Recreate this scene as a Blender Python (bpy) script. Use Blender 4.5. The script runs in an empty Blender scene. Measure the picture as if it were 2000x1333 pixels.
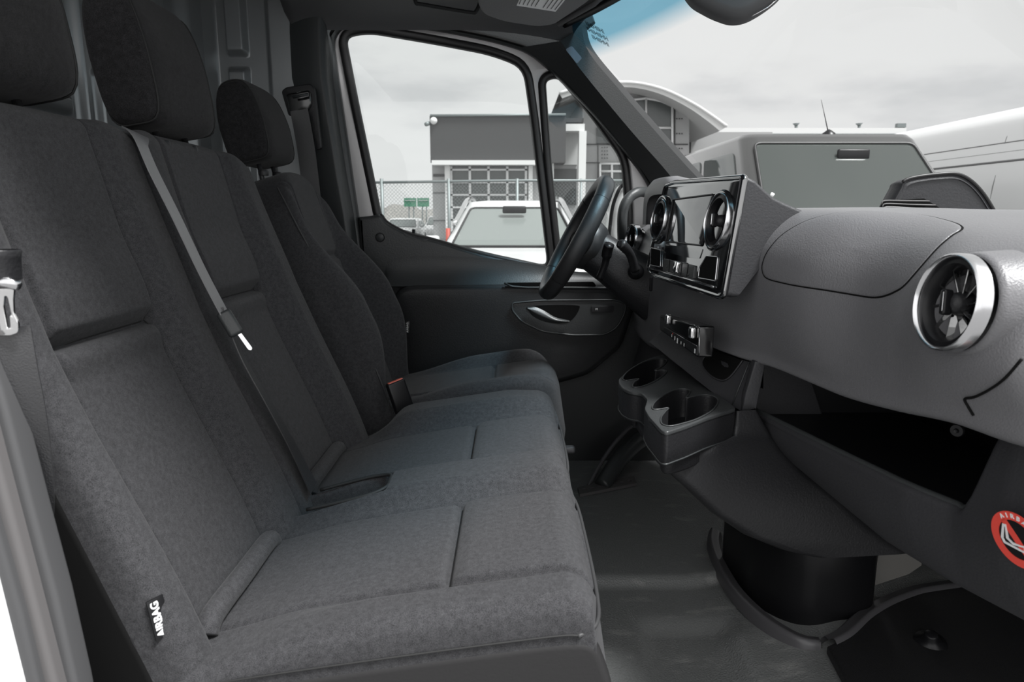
import bpy, bmesh, math, random
import numpy as np
from mathutils import Vector, Matrix
random.seed(4)
SC = bpy.context.scene
COL = SC.collection
PI = math.pi
# ------------------------------------------------------------------ camera, sky, exposure
TILT = math.radians(10.5); FPX = 1333.0; CAMZ = 1.6
cd = bpy.data.cameras.new('camera'); cam = bpy.data.objects.new('camera', cd); COL.objects.link(cam)
cam.location = (0, 0, CAMZ); cam.rotation_euler = (PI/2 - TILT, 0, 0)
cd.sensor_width = 36; cd.lens = 36*FPX/2000; cd.clip_start = .05; cd.clip_end = 500
cd.dof.use_dof = True; cd.dof.focus_distance = 1.45; cd.dof.aperture_fstop = 9
SC.camera = cam
SC.view_settings.view_transform = 'Standard'; SC.view_settings.look = 'None'
SC.view_settings.exposure = 0.0; SC.view_settings.gamma = 1; SC.view_settings.use_curve_mapping = False

world = bpy.data.worlds.new('sky'); SC.world = world; world.use_nodes = True
nt = world.node_tree; nt.nodes.clear()
def N(nt, t, **k):
    n = nt.nodes.new(t)
    for a, b in k.items(): setattr(n, a, b)
    return n
wo = N(nt, 'ShaderNodeOutputWorld'); bg = N(nt, 'ShaderNodeBackground'); bg.inputs['Strength'].default_value = 1.0
tc = N(nt, 'ShaderNodeTexCoord'); mp = N(nt, 'ShaderNodeMapping'); mp.inputs['Scale'].default_value = (2.2, 2.2, 7.5)
mp.inputs['Location'].default_value = (.55, .3, .9)
no = N(nt, 'ShaderNodeTexNoise'); no.inputs['Scale'].default_value = 1.6; no.inputs['Detail'].default_value = 7; no.inputs['Roughness'].default_value = .5
cr = N(nt, 'ShaderNodeValToRGB')
e = cr.color_ramp.elements; e[0].position = .33; e[0].color = (.68, .685, .695, 1); e[1].position = .53; e[1].color = (.85, .85, .85, 1)
x = e.new(.42); x.color = (.79, .79, .795, 1)
x = e.new(.46); x.color = (.83, .83, .83, 1)
nt.links.new(tc.outputs['Generated'], mp.inputs[0]); nt.links.new(mp.outputs[0], no.inputs[0]); nt.links.new(no.outputs['Fac'], cr.inputs[0])
sx = N(nt, 'ShaderNodeSeparateXYZ'); nt.links.new(tc.outputs['Generated'], sx.inputs[0])
mr = N(nt, 'ShaderNodeMapRange', interpolation_type='SMOOTHSTEP'); mr.inputs['From Min'].default_value = .15; mr.inputs['From Max'].default_value = -.75
mr.inputs['To Min'].default_value = 1.0; mr.inputs['To Max'].default_value = 2.0     # sky made brighter on the camera's side to light the cab
nt.links.new(sx.outputs['Y'], mr.inputs[0]); nt.links.new(mr.outputs[0], bg.inputs['Strength'])
nt.links.new(cr.outputs[0], bg.inputs['Color']); nt.links.new(bg.outputs[0], wo.inputs[0])

sd = bpy.data.lights.new('sun', 'SUN'); so = bpy.data.objects.new('sun', sd); COL.objects.link(so)
sd.energy = 7.0; sd.angle = math.radians(16); so.rotation_euler = Vector((-.40, .25, -.87)).to_track_quat('-Z', 'Y').to_euler()

# ------------------------------------------------------------------ pixel -> place helpers
def ray(u, v):
    a = (u-1000)/FPX; b = (v-666.5)/FPX
    return Vector((a, math.cos(TILT)-b*math.sin(TILT), -math.sin(TILT)-b*math.cos(TILT)))
CP = Vector((0, 0, CAMZ))
def PY(u, v, Y): r = ray(u, v); return CP + r*(Y/r.y)
def PX(u, v, X): r = ray(u, v); return CP + r*(X/r.x)
def PZ(u, v, Z): r = ray(u, v); return CP + r*((Z-CAMZ)/r.z)
def PP(u, v, p, n):
    r = ray(u, v); p = Vector(p); n = Vector(n); return CP + r*((p-CP).dot(n)/r.dot(n))

# ------------------------------------------------------------------ materials
def mat(name, col, rough=.5, metal=0, bump=None, spec=.5, coat=0, sheen=0, var=0, alpha=None, emit=None):
    m = bpy.data.materials.new(name); m.use_nodes = True; nt = m.node_tree
    p = nt.nodes['Principled BSDF']
    c = (*col, 1) if len(col) == 3 else col
    p.inputs['Base Color'].default_value = c; p.inputs['Roughness'].default_value = rough
    p.inputs['Metallic'].default_value = metal; p.inputs['Specular IOR Level'].default_value = spec
    p.inputs['Coat Weight'].default_value = coat; p.inputs['Coat Roughness'].default_value = .05
    p.inputs['Sheen Weight'].default_value = sheen; p.inputs['Sheen Roughness'].default_value = .4
    tcn = None
    if bump or var:
        tcn = N(nt, 'ShaderNodeTexCoord')
    if var:
        n1 = N(nt, 'ShaderNodeTexNoise'); n1.inputs['Scale'].default_value = 6; n1.inputs['Detail'].default_value = 6
        nt.links.new(tcn.outputs['Object'], n1.inputs[0])
        mr = N(nt, 'ShaderNodeMapRange'); mr.inputs['From Min'].default_value = .3; mr.inputs['From Max'].default_value = .7
        mr.inputs['To Min'].default_value = 1-var; mr.inputs['To Max'].default_value = 1+var
        nt.links.new(n1.outputs['Fac'], mr.inputs[0])
        mx = N(nt, 'ShaderNodeVectorMath', operation='SCALE'); mx.inputs[0].default_value = col[:3]
        nt.links.new(mr.outputs[0], mx.inputs['Scale']); nt.links.new(mx.outputs[0], p.inputs['Base Color'])
    if bump:
        kind, sc, st = bump
        if kind == 'leather':
            n2 = N(nt, 'ShaderNodeTexVoronoi', feature='DISTANCE_TO_EDGE'); out = 'Distance'
        else:
            n2 = N(nt, 'ShaderNodeTexNoise'); n2.inputs['Detail'].default_value = 3; out = 'Fac'
        n2.inputs['Scale'].default_value = sc
        nt.links.new(tcn.outputs['Object'], n2.inputs[0])
        b = N(nt, 'ShaderNodeBump'); b.inputs['Strength'].default_value = st; b.inputs['Distance'].default_value = .0015
        nt.links.new(n2.outputs[out], b.inputs['Height']); nt.links.new(b.outputs[0], p.inputs['Normal'])
    return m
def fabric(name, col, col2, scale=2.0, rough=.9):
    """woven cloth: fine cross weave and speckle in the yarn colour"""
    m = mat(name, col, rough, spec=.15, sheen=.10); nt = m.node_tree; p = nt.nodes['Principled BSDF']
    t = N(nt, 'ShaderNodeTexCoord')
    n1 = N(nt, 'ShaderNodeTexNoise'); n1.inputs['Scale'].default_value = 420*scale; n1.inputs['Detail'].default_value = 2
    n0 = N(nt, 'ShaderNodeTexNoise'); n0.inputs['Scale'].default_value = 60*scale; n0.inputs['Detail'].default_value = 5
    mm = N(nt, 'ShaderNodeMath', operation='MULTIPLY_ADD'); mm.inputs[1].default_value = .45
    r = N(nt, 'ShaderNodeValToRGB'); r.color_ramp.elements[0].position = .50; r.color_ramp.elements[1].position = 1.0
    r.color_ramp.elements[0].color = (*col, 1); r.color_ramp.elements[1].color = (*col2, 1)
    nt.links.new(t.outputs['Object'], n1.inputs[0]); nt.links.new(t.outputs['Object'], n0.inputs[0])
    nt.links.new(n0.outputs['Fac'], mm.inputs[0]); nt.links.new(n1.outputs['Fac'], mm.inputs[2])
    nt.links.new(mm.outputs[0], r.inputs[0]); nt.links.new(r.outputs[0], p.inputs['Base Color'])
    w = N(nt, 'ShaderNodeTexWave', bands_direction='DIAGONAL'); w.inputs['Scale'].default_value = 260*scale; w.inputs['Distortion'].default_value = .6
    ad = N(nt, 'ShaderNodeMath', operation='ADD')
    nt.links.new(t.outputs['Object'], w.inputs[0]); nt.links.new(w.outputs['Fac'], ad.inputs[0]); nt.links.new(n1.outputs['Fac'], ad.inputs[1])
    b = N(nt, 'ShaderNodeBump'); b.inputs['Strength'].default_value = .35; b.inputs['Distance'].default_value = .0008
    nt.links.new(ad.outputs[0], b.inputs['Height']); nt.links.new(b.outputs[0], p.inputs['Normal'])
    return m
def glass(name, tint=(.93, .95, .95), refl=.06, band=False, rough=.0):
    m = bpy.data.materials.new(name); m.use_nodes = True; nt = m.node_tree; nt.nodes.clear()
    o = N(nt, 'ShaderNodeOutputMaterial'); tr = N(nt, 'ShaderNodeBsdfTransparent'); gl = N(nt, 'ShaderNodeBsdfGlossy')
    tr.inputs[0].default_value = (*tint, 1); gl.inputs['Roughness'].default_value = rough
    gl.inputs[0].default_value = (1, 1, 1, 1)
    lw = N(nt, 'ShaderNodeLayerWeight'); lw.inputs[0].default_value = .5
    pw = N(nt, 'ShaderNodeMath', operation='POWER'); pw.inputs[1].default_value = 5
    mu = N(nt, 'ShaderNodeMath', operation='MULTIPLY_ADD'); mu.inputs[1].default_value = .6; mu.inputs[2].default_value = refl
    nt.links.new(lw.outputs['Facing'], pw.inputs[0])
    mx = N(nt, 'ShaderNodeMixShader')
    nt.links.new(pw.outputs[0], mu.inputs[0]); nt.links.new(mu.outputs[0], mx.inputs[0])
    nt.links.new(tr.outputs[0], mx.inputs[1]); nt.links.new(gl.outputs[0], mx.inputs[2]); nt.links.new(mx.outputs[0], o.inputs[0])
    if band:   # the blue shade band across the top of a windscreen
        t = N(nt, 'ShaderNodeUVMap'); sp = N(nt, 'ShaderNodeSeparateXYZ'); nt.links.new(t.outputs[0], sp.inputs[0])
        r = N(nt, 'ShaderNodeValToRGB'); r.color_ramp.elements[0].position = .845; r.color_ramp.elements[0].color = (*tint, 1)
        r.color_ramp.elements[1].position = .91; r.color_ramp.elements[1].color = (.24, .50, .64, 1)
        nt.links.new(sp.outputs['Y'], r.inputs[0]); nt.links.new(r.outputs[0], tr.inputs[0])
    return m
M = {}
M['fabric'] = fabric('seat_fabric', (.019, .019, .020), (.072, .072, .076))
M['insert'] = fabric('seat_insert_fabric', (.021, .021, .0223), (.072, .072, .076), 2.4)
M['headcloth'] = fabric('headrest_fabric', (.010, .0098, .010), (.038, .037, .039))
M['seatvinyl'] = mat('seat_side_vinyl', (.020, .0195, .020), .6, bump=('noise', 300, .15), spec=.25)
M['piping'] = mat('seat_piping', (.035, .035, .036), .55)
M['thread'] = mat('stitching', (.012, .012, .012), .7)
M['dash'] = mat('dash_soft_plastic', (.135, .134, .140), .38, bump=('noise', 420, .45), spec=.6)
M['dashdark'] = mat('dash_lower_plastic', (.034, .034, .037), .48, bump=('noise', 260, .4), spec=.35)
M['console'] = mat('console_plastic', (.017, .017, .0185), .42, bump=('noise', 260, .4), spec=.35)
M['tray'] = mat('tray_plastic', (.040, .042, .043), .40, bump=('noise', 350, .3))
M['black'] = mat('black_plastic', (.008, .008, .009), .35, spec=.3)
M['blackmat'] = mat('black_matte', (.006, .006, .006), .8, spec=.08)
M['pianoblk'] = mat('piano_black', (.004, .004, .005), .06, spec=.9, coat=1)
M['gloss'] = mat('gloss_black_plastic', (.006, .006, .0065), .14, spec=.7)
M['chrome'] = mat('satin_chrome', (.62, .62, .63), .20, 1)
M['chromeb'] = mat('bright_chrome', (.80, .80, .80), .10, 1)
M['screen'] = mat('screen_glass', (.012, .013, .015), .04, spec=.8, coat=1)
M['trim'] = mat('pillar_trim', (.036, .039, .040), .42, bump=('noise', 300, .3))
M['apillar'] = mat('apillar_trim', (.021, .022, .0225), .55, bump=('noise', 300, .3), spec=.3)
M['mirrorp'] = mat('mirror_plastic', (.075, .075, .077), .6, spec=.3)
M['visor'] = mat('visor_cloth', (.17, .17, .172), .8, bump=('noise', 400, .4), spec=.2)
M['headliner'] = mat('headliner_cloth', (.085, .085, .088), .75, bump=('noise', 400, .4))
M['doorp'] = mat('door_plastic', (.032, .034, .035), .45, bump=('noise', 300, .35))
M['doorp2'] = mat('door_lower_plastic', (.018, .0185, .0195), .42, bump=('noise', 300, .35), spec=.3)
M['rubberseal'] = mat('rubber_seal', (.012, .0115, .012), .45)
M['vanpaint'] = mat('silver_body_paint', (.50, .49, .49), .38, .3)
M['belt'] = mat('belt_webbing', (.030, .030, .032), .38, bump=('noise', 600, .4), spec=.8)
M['beltlit'] = mat('belt_webbing_lit', (.20, .20, .205), .32, bump=('noise', 600, .3), spec=.9)  # lit copy of the belt webbing, the light put into its colour
M['partition'] = mat('partition_metal', (.27, .28, .285), .30, .5)
M['white'] = mat('white_paint', (.80, .80, .80), .25, coat=.6)
M['whitematte'] = mat('white_print', (.75, .75, .75), .6)
M['red'] = mat('red_print', (.75, .07, .05), .5)
M['redbtn'] = mat('red_buckle_button', (.60, .14, .10), .4)
M['label'] = mat('label_blue_grey', (.20, .23, .27), .3)
M['glass'] = glass('window_glass', (.95, .965, .96), .014)
M['pianoblk'].node_tree.nodes['Principled BSDF'].inputs['Coat IOR'].default_value = 2.3
M['screen'].node_tree.nodes['Principled BSDF'].inputs['Coat IOR'].default_value = 2.0
M['wscreen'] = glass('windscreen_glass', (.95, .96, .955), .01, band=True)
M['sill'] = mat('door_aperture_rubber', (.07, .07, .072), .45)
M['sill2'] = mat('aperture_trim_grey', (.11, .105, .105), .5)
M['leather'] = mat('wheel_leather', (.022, .022, .023), .42, bump=('leather', 420, .25))
M['leathersm'] = mat('wheel_smooth_leather', (.026, .026, .027), .36, bump=('noise', 200, .15))

# ------------------------------------------------------------------ mesh helpers
def props(o, label=None, cat=None, group=None, kind=None):
    if label: o['label'] = label
    if cat: o['category'] = cat
    if group: o['group'] = group
    if kind: o['kind'] = kind
    return o
def empty(name, loc, label=None, cat=None, group=None, rz=0):
    o = bpy.data.objects.new(name, None); COL.objects.link(o); o.location = loc; o.rotation_euler = (0, 0, rz)
    o.empty_display_size = .05
    return props(o, label, cat, group)
def setparent(o, parent):
    if parent is not None:
        o.parent = parent
        m = Matrix.Identity(4); chain = []
        p = parent
        while p is not None: chain.append(p); p = p.parent
        for q in reversed(chain):
            m = m @ Matrix.LocRotScale(q.location, q.rotation_euler, q.scale)
        mi = m.inverted()
        loc, rot, sc = (mi @ Matrix.LocRotScale(o.location, o.rotation_euler, o.scale)).decompose()
        o.location = loc; o.rotation_euler = rot.to_euler(); o.scale = sc
def link(name, me, m, parent=None, smooth=True, label=None, cat=None, group=None, kind=None):
    """mesh data in world coordinates -> object whose origin is its centre"""
    o = bpy.data.objects.new(name, me); COL.objects.link(o)
    if m is not None:
        me.materials.clear(); me.materials.append(M[m] if isinstance(m, str) else m)
    n = len(me.vertices)
    co = np.empty(n*3); me.vertices.foreach_get('co', co); co = co.reshape(-1, 3)
    c = (co.min(0)+co.max(0))/2
    co -= c; me.vertices.foreach_set('co', co.ravel()); me.update()
    o.location = c
    me.polygons.foreach_set('use_smooth', [smooth]*len(me.polygons))
    setparent(o, parent)
    return props(o, label, cat, group, kind)
def mesh(verts, faces):
    me = bpy.data.meshes.new('m'); me.from_pydata([tuple(v) for v in verts], [], faces); me.validate(); me.update(); return me
def weld(me, d=1e-5, recalc=True, sharp=None):
    bm = bmesh.new(); bm.from_mesh(me); bmesh.ops.remove_doubles(bm, verts=bm.verts, dist=d)
    if recalc: bmesh.ops.recalc_face_normals(bm, faces=bm.faces)
    if sharp is not None:
        for e_ in bm.edges:
            if len(e_.link_faces) == 2 and e_.calc_face_angle(0) > sharp: e_.smooth = False
    bm.to_mesh(me); bm.free(); return me
def gridmesh(P, closeu=False, closev=False):
    nu, nv = P.shape[:2]
    V = P.reshape(-1, 3); F = []
    for i in range(nu if closeu else nu-1):
        i2 = (i+1) % nu
        for j in range(nv if closev else nv-1):
            j2 = (j+1) % nv
            F.append((i*nv+j, i2*nv+j, i2*nv+j2, i*nv+j2))
    me = bpy.data.meshes.new('g'); me.from_pydata(V.tolist(), [], F); me.update(); return me
def cr_spline(pts, n=8, closed=False):
    P = [Vector(p) for p in pts]; L = len(P); out = []
    segs = L if closed else L-1
    for i in range(segs):
        if closed: a, b, c, d = P[(i-1) % L], P[i], P[(i+1) % L], P[(i+2) % L]
        else: a, b, c, d = P[max(i-1, 0)], P[i], P[i+1], P[min(i+2, L-1)]
        for k in range(n):
            t = k/n
            out.append(.5*((2*b) + (c-a)*t + (2*a-5*b+4*c-d)*t*t + (3*b-a-3*c+d)*t**3))
    if not closed: out.append(P[-1])
    return out
def roundpoly(pts, r, n=5, closed=True):
    """round the corners of a polygon; r scalar or list"""
    P = [Vector(p) for p in pts]; L = len(P); out = []
    for i in range(L):
        if not closed and i in (0, L-1): out.append(P[i]); continue
        a, b, c = P[i-1], P[i], P[(i+1) % L]
        rr = r[i] if isinstance(r, (list, tuple)) else r
        da = (a-b); dc = (c-b); la, lc = da.length, dc.length
        k = min(rr, la*.48, lc*.48)
        p0 = b + da/la*k; p1 = b + dc/lc*k
        for j in range(n+1):
            t = j/n; out.append((1-t)**2*p0 + 2*t*(1-t)*b + t*t*p1)
    return out
def tube_mesh(pts, r, closed=False, seg=10, flat=None, cap=True):
    """pipe along points; r scalar or list"""
    P = [Vector(p) for p in pts]; n = len(P)
    R = r if isinstance(r, (list, tuple)) else [r]*n
    V = []; F = []
    up = None
    for i in range(n):
        if closed: t = P[(i+1) % n]-P[i-1]
        else: t = P[min(i+1, n-1)]-P[max(i-1, 0)]
        t.normalize()
        if up is None:
            up = Vector((0, 0, 1)) if abs(t.z) < .9 else Vector((1, 0, 0))
        s = t.cross(up).normalized(); up = s.cross(t).normalized()
        for k in range(seg):
            a = 2*PI*k/seg
            V.append(P[i] + (s*math.cos(a)*R[i] + up*math.sin(a)*R[i]*(flat or 1)))
    for i in range(n if closed else n-1):
        for k in range(seg):
            a = i*seg+k; b = i*seg+(k+1) % seg; i2 = (i+1) % n
            F.append((a, b, i2*seg+(k+1) % seg, i2*seg+k))
    if cap and not closed:
        F.append(tuple(range(seg))[::-1]); F.append(tuple((n-1)*seg+k for k in range(seg)))
    return mesh(V, F)
def tube(name, pts, r, m, parent=None, closed=False, seg=10, **k):
    return link(name, tube_mesh(pts, r, closed, seg), m, parent, **k)
def frame_from(o, n, up=(0, 0, 1)):
    n = Vector(n).normalized(); up = Vector(up); x = up.cross(n).normalized(); y = n.cross(x)
    return Matrix(((x.x, y.x, n.x, o[0]), (x.y, y.y, n.y, o[1]), (x.z, y.z, n.z, o[2]), (0, 0, 0, 1)))
def plate_mesh(loops, mtx, depth, bevel=0, res=3):
    """2D loops (first outer, rest holes) in the frame mtx, extruded depth along +-z"""
    cu = bpy.data.curves.new('c', 'CURVE'); cu.dimensions = '2D'; cu.fill_mode = 'BOTH'
    cu.extrude = max(depth/2-bevel, 0); cu.bevel_depth = bevel; cu.bevel_resolution = res; cu.offset = -bevel
    for lp in loops:
        s = cu.splines.new('POLY'); s.points.add(len(lp)-1); s.use_cyclic_u = True
        for i, p in enumerate(lp): s.points[i].co = (p[0], p[1], 0, 1)
    o = bpy.data.objects.new('tmp', cu); COL.objects.link(o)
    bpy.context.view_layer.update()
    dg = bpy.context.evaluated_depsgraph_get()
    me = bpy.data.meshes.new_from_object(o.evaluated_get(dg))
    COL.objects.unlink(o); bpy.data.objects.remove(o); bpy.data.curves.remove(cu)
    me.transform(mtx); weld(me, 1e-5, True, math.radians(35)); return me
def plate(name, pts_loops, n, depth, m, parent=None, bevel=0, front=True, up=(0, 0, 1), **k):
    """3D loops lying (about) on a plane with normal n (towards the viewer side); body goes backwards from it"""
    o = Vector(pts_loops[0][0]); mtx = frame_from(o, n, up); inv = mtx.inverted()
    L2 = [[(inv @ Vector(p)).to_2d() for p in lp] for lp in pts_loops]
    if front: mtx = mtx @ Matrix.Translation((0, 0, -depth/2))
    return link(name, plate_mesh(L2, mtx, depth, bevel), m, parent, **k)
def box_mesh(sx, sy, sz, bevel=0, seg=3, mtx=None):
    bm = bmesh.new(); bmesh.ops.create_cube(bm, size=1)
    for v in bm.verts: v.co = Vector((v.co.x*sx, v.co.y*sy, v.co.z*sz))
    if bevel: bmesh.ops.bevel(bm, geom=bm.edges[:], offset=bevel, segments=seg, affect='EDGES', profile=.5)
    me = bpy.data.meshes.new('b'); bm.to_mesh(me); bm.free()
    if mtx is not None: me.transform(mtx)
    weld(me, 1e-6, True, math.radians(40))
    return me
def box(name, c, s, m, parent=None, bevel=0, rot=None, seg=3, **k):
    mt = Matrix.Translation(c)
    if rot is not None: mt = mt @ (rot.to_4x4() if isinstance(rot, Matrix) else Matrix.Rotation(rot[0], 4, rot[1]))
    return link(name, box_mesh(*s, bevel, seg, mt), m, parent, **k)
def lathe_mesh(prof, seg=48, mtx=None):
    """prof: list of (r,z); spun about z"""
    P = np.zeros((len(prof), seg, 3))
    for i, (r, z) in enumerate(prof):
        for k in range(seg):
            a = 2*PI*k/seg; P[i, k] = (r*math.cos(a), r*math.sin(a), z)
    me = gridmesh(P, closev=True)
    if mtx is not None: me.transform(mtx)
    weld(me, 1e-6, True, math.radians(50)); return me
def lathe(name, prof, mtx, m, parent=None, seg=48, **k):
    return link(name, lathe_mesh(prof, seg, mtx), m, parent, **k)
def join(meshes):
    bm = bmesh.new()
    for me in meshes: bm.from_mesh(me)
    out = bpy.data.meshes.new('j'); bm.to_mesh(out); bm.free(); return out
def ribbon_mesh(pts, widths, side, th=.0015):
    """flat strap: pts centreline, side vector(s) across"""
    V = []; F = []; n = len(pts)
    for i, p in enumerate(pts):
        p = Vector(p); t = (Vector(pts[min(i+1, n-1)])-Vector(pts[max(i-1, 0)])).normalized()
        s = Vector(side[i] if isinstance(side, list) else side); s = (s - t*s.dot(t)).normalized()
        nn = t.cross(s).normalized()*th/2; w = (widths[i] if isinstance(widths, list) else widths)/2
        V += [p-s*w-nn, p+s*w-nn, p+s*w+nn, p-s*w+nn]
    for i in range(n-1):
        for k in range(4):
            F.append((i*4+k, i*4+(k+1) % 4, (i+1)*4+(k+1) % 4, (i+1)*4+k))
    F += [(3, 2, 1, 0), tuple((n-1)*4+k for k in range(4))]
    me = mesh(V, F); weld(me, 1e-7, True, math.radians(50)); return me
def text_mesh(s, size, mtx, th=.0004, align='CENTER', bold=0):
    cu = bpy.data.curves.new('t', 'FONT'); cu.body = s; cu.size = size; cu.extrude = th; cu.align_x = align; cu.align_y = 'CENTER'; cu.offset = bold
    cu.resolution_u = 3
    o = bpy.data.objects.new('tmp', cu); COL.objects.link(o); bpy.context.view_layer.update()
    me = bpy.data.meshes.new_from_object(o.evaluated_get(bpy.context.evaluated_depsgraph_get()))
    COL.objects.unlink(o); bpy.data.objects.remove(o); bpy.data.curves.remove(cu)
    me.transform(mtx); return me
def sm(x, a, b):
    t = np.clip((x-a)/(b-a), 0, 1); return t*t*(3-2*t)
def interp(x, xs, ys): return np.interp(x, xs, ys)
def gauss(d, w): return np.exp(-(d/w)**2)

# ------------------------------------------------------------------ generic pad (seat cushions, backs)
def pad_mesh(fn, nu, nv, thick, nvec, edge_r):
    """fn(U,V) -> (nu,nv,3) front surface; closed by a skirt along -nvec and a back"""
    u = np.linspace(0, 1, nu); v = np.linspace(0, 1, nv)
    U, V = np.meshgrid(u, v, indexing='ij'); P = fn(U, V)
    n = np.array(nvec); rings = []
    idx = [(i, 0) for i in range(nu)] + [(nu-1, j) for j in range(1, nv)] + [(i, nv-1) for i in range(nu-2, -1, -1)] + [(0, j) for j in range(nv-2, 0, -1)]
    me_v = P.reshape(-1, 3).tolist(); F = []
    for i in range(nu-1):
        for j in range(nv-1):
            F.append((i*nv+j, (i+1)*nv+j, (i+1)*nv+j+1, i*nv+j+1))
    base = [i*nv+j for i, j in idx]; L = len(base)
    ring = np.array([P[i, j] for i, j in idx])
    prev = base; cen = ring.mean(0)
    for k, (f, sh) in enumerate([(.15, 0), (.5, 0), (.8, 0), (.95, .02), (1, .08)]):
        q = ring - n*thick*f; q = q + (cen - n*thick*f - q)*sh
        st = len(me_v); me_v += q.tolist(); cur = list(range(st, st+L))
        for a in range(L): F.append((prev[a], prev[(a+1) % L], cur[(a+1) % L], cur[a]))
        prev = cur
    me_v.append((cen-n*thick).tolist()); c = len(me_v)-1
    for a in range(L): F.append((prev[a], prev[(a+1) % L], c))
    me = bpy.data.meshes.new('p'); me.from_pydata(me_v, [], F); me.update(); weld(me, 1e-6); return me

# ================================================================== SETTING: cab shell
YD = 2.36      # plane of the driver's door trim
YG = 2.43      # plane of the door glass
FZ = .72       # cab floor height
def L3(pts, Y): return [PY(u, v, Y) for u, v in pts]

# floor: moulded rubber mat with a raised sill step and toe board
def floor_h(X, Y):
    z = FZ + 0*X
    z = z + .035*sm(X, .42, .62)*sm(Y, 1.75, 1.5)*sm(X, 1.5, 1.2)          # rise towards the toe board
    z = z - .022*sm(Y, 1.56, 1.53)*sm(X, .70, .60)                          # step across the footwell
    z = z - .018*sm(X, .26, .32)*sm(X, .50, .44)*sm(Y, 1.10, 1.16)*sm(Y, 1.42, 1.36)  # shallow tray
    z = z + .014*gauss(X-.47-.10*(Y-1.25), .045)*sm(Y, 1.40, 1.30)
    return z
xs = np.linspace(-1.2, 1.5, 340); ys = np.linspace(.62, 2.45, 240)
XX, YY = np.meshgrid(xs, ys, indexing='ij')
G = np.stack([XX, YY, floor_h(XX, YY)], -1)
m = mat('rubber_mat', (.185, .190, .188), .32, bump=('leather', 150, .9), spec=.6)
nt_ = m.node_tree; p_ = nt_.nodes['Principled BSDF']
t_ = N(nt_, 'ShaderNodeTexCoord'); mp_ = N(nt_, 'ShaderNodeMapping'); mp_.inputs['Scale'].default_value = (6, 14, 6)
mp_.inputs['Rotation'].default_value = (0, 0, .5)
n_ = N(nt_, 'ShaderNodeTexNoise'); n_.inputs['Scale'].default_value = 1.3; n_.inputs['Detail'].default_value = 8; n_.inputs['Roughness'].default_value = .62
r_ = N(nt_, 'ShaderNodeValToRGB'); r_.color_ramp.elements[0].position = .56; r_.color_ramp.elements[0].color = (.185, .190, .188, 1)
r_.color_ramp.elements[1].position = .74; r_.color_ramp.elements[1].color = (.34, .34, .33, 1)
nt_.links.new(t_.outputs['Object'], mp_.inputs[0]); nt_.links.new(mp_.outputs[0], n_.inputs[0]); nt_.links.new(n_.outputs['Fac'], r_.inputs[0]); nt_.links.new(r_.outputs[0], p_.inputs['Base Color'])
M['mat'] = m
link('floor', gridmesh(G), 'mat', kind='structure')

# back wall: pressed metal partition behind the seats
def part_wall():
    ys = np.linspace(.62, 2.42, 500); zs = np.linspace(.72, 2.56, 460)
    Y, Z = np.meshgrid(ys, zs, indexing='ij')
    X = -1.02 + 0*Y
    rib = np.abs(((Z-1.60)/.062) % 1 - .5)*2           # horizontal louvres on the near half
    X += .022*sm(rib, .25, .62)*sm(Y, 1.66, 1.62)
    for a, b, c, d in ((1.74, 1.86, 2.02, 2.30), (1.74, 1.86, 1.50, 1.95), (1.93, 2.12, 1.45, 1.93), (1.93, 2.12, 2.0, 2.30)):
        X += .020*sm(Y, a, a+.02)*sm(Y, b, b-.02)*sm(Z, c, c+.02)*sm(Z, d, d-.02)
    X += .035*sm(Y, 2.18, 2.24)
    X += .022*gauss(Y-1.69, .014)
    return gridmesh(np.stack([X, Y, Z], -1))
link('wall_back', part_wall(), 'partition', kind='structure')

# ceiling headliner, coving down above the door
sec = [(.62, 2.26), (1.2, 2.28), (1.8, 2.28), (2.05, 2.27), (2.2, 2.255), (2.29, 2.23), (2.332, 2.205), (2.345, 2.185)]
sec = [(p.x, p.y) for p in cr_spline([(a, b, 0) for a, b in sec], 6)]
xs = np.linspace(-1.05, .30, 60)
P = np.zeros((60, len(sec), 3))
for i, x in enumerate(xs):
    for j, (y, z) in enumerate(sec):
        xe = x
        if i > 30:
            f = (i-30)/29; bow = .415 - .235*min(1, abs(y-1.5)/.86)**2; xe = xs[30] + (bow-xs[30])*f
        P[i, j] = (xe, y, z + (-.04*max(0, (i-40)/19)**2) + .22*float(sm(xe, -.70, -.80)))
link('ceiling', gridmesh(P), 'headliner', kind='structure')

# body side inner trim around the driver's door opening
out = L3([(440, -60), (1130, -60), (1165, 40), (1140, 60), (1148, 100), (1370, 355), (1420, 440), (1560, 490), (1560, 980), (440, 980)], YD)
OPN = [(646, 75), (662, 48), (700, 38), (780, 44), (860, 56), (960, 76), (1032, 97), (1090, 148), (1160, 222), (1250, 330), (1276, 372), (1290, 600), (1262, 690), (1200, 790), (1110, 900), (730, 900), (712, 520), (690, 380), (664, 200)]
opn = roundpoly(L3(OPN, YD), .05, 4)
link('trim_1', plate_mesh([[(p.x, p.z) for p in out], [(p.x, p.z) for p in opn]], Matrix(((1, 0, 0, 0), (0, 0, -1, YD+.037), (0, 1, 0, 0), (0, 0, 0, 1))), .05, .018, 4), 'trim', kind='structure')
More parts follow.
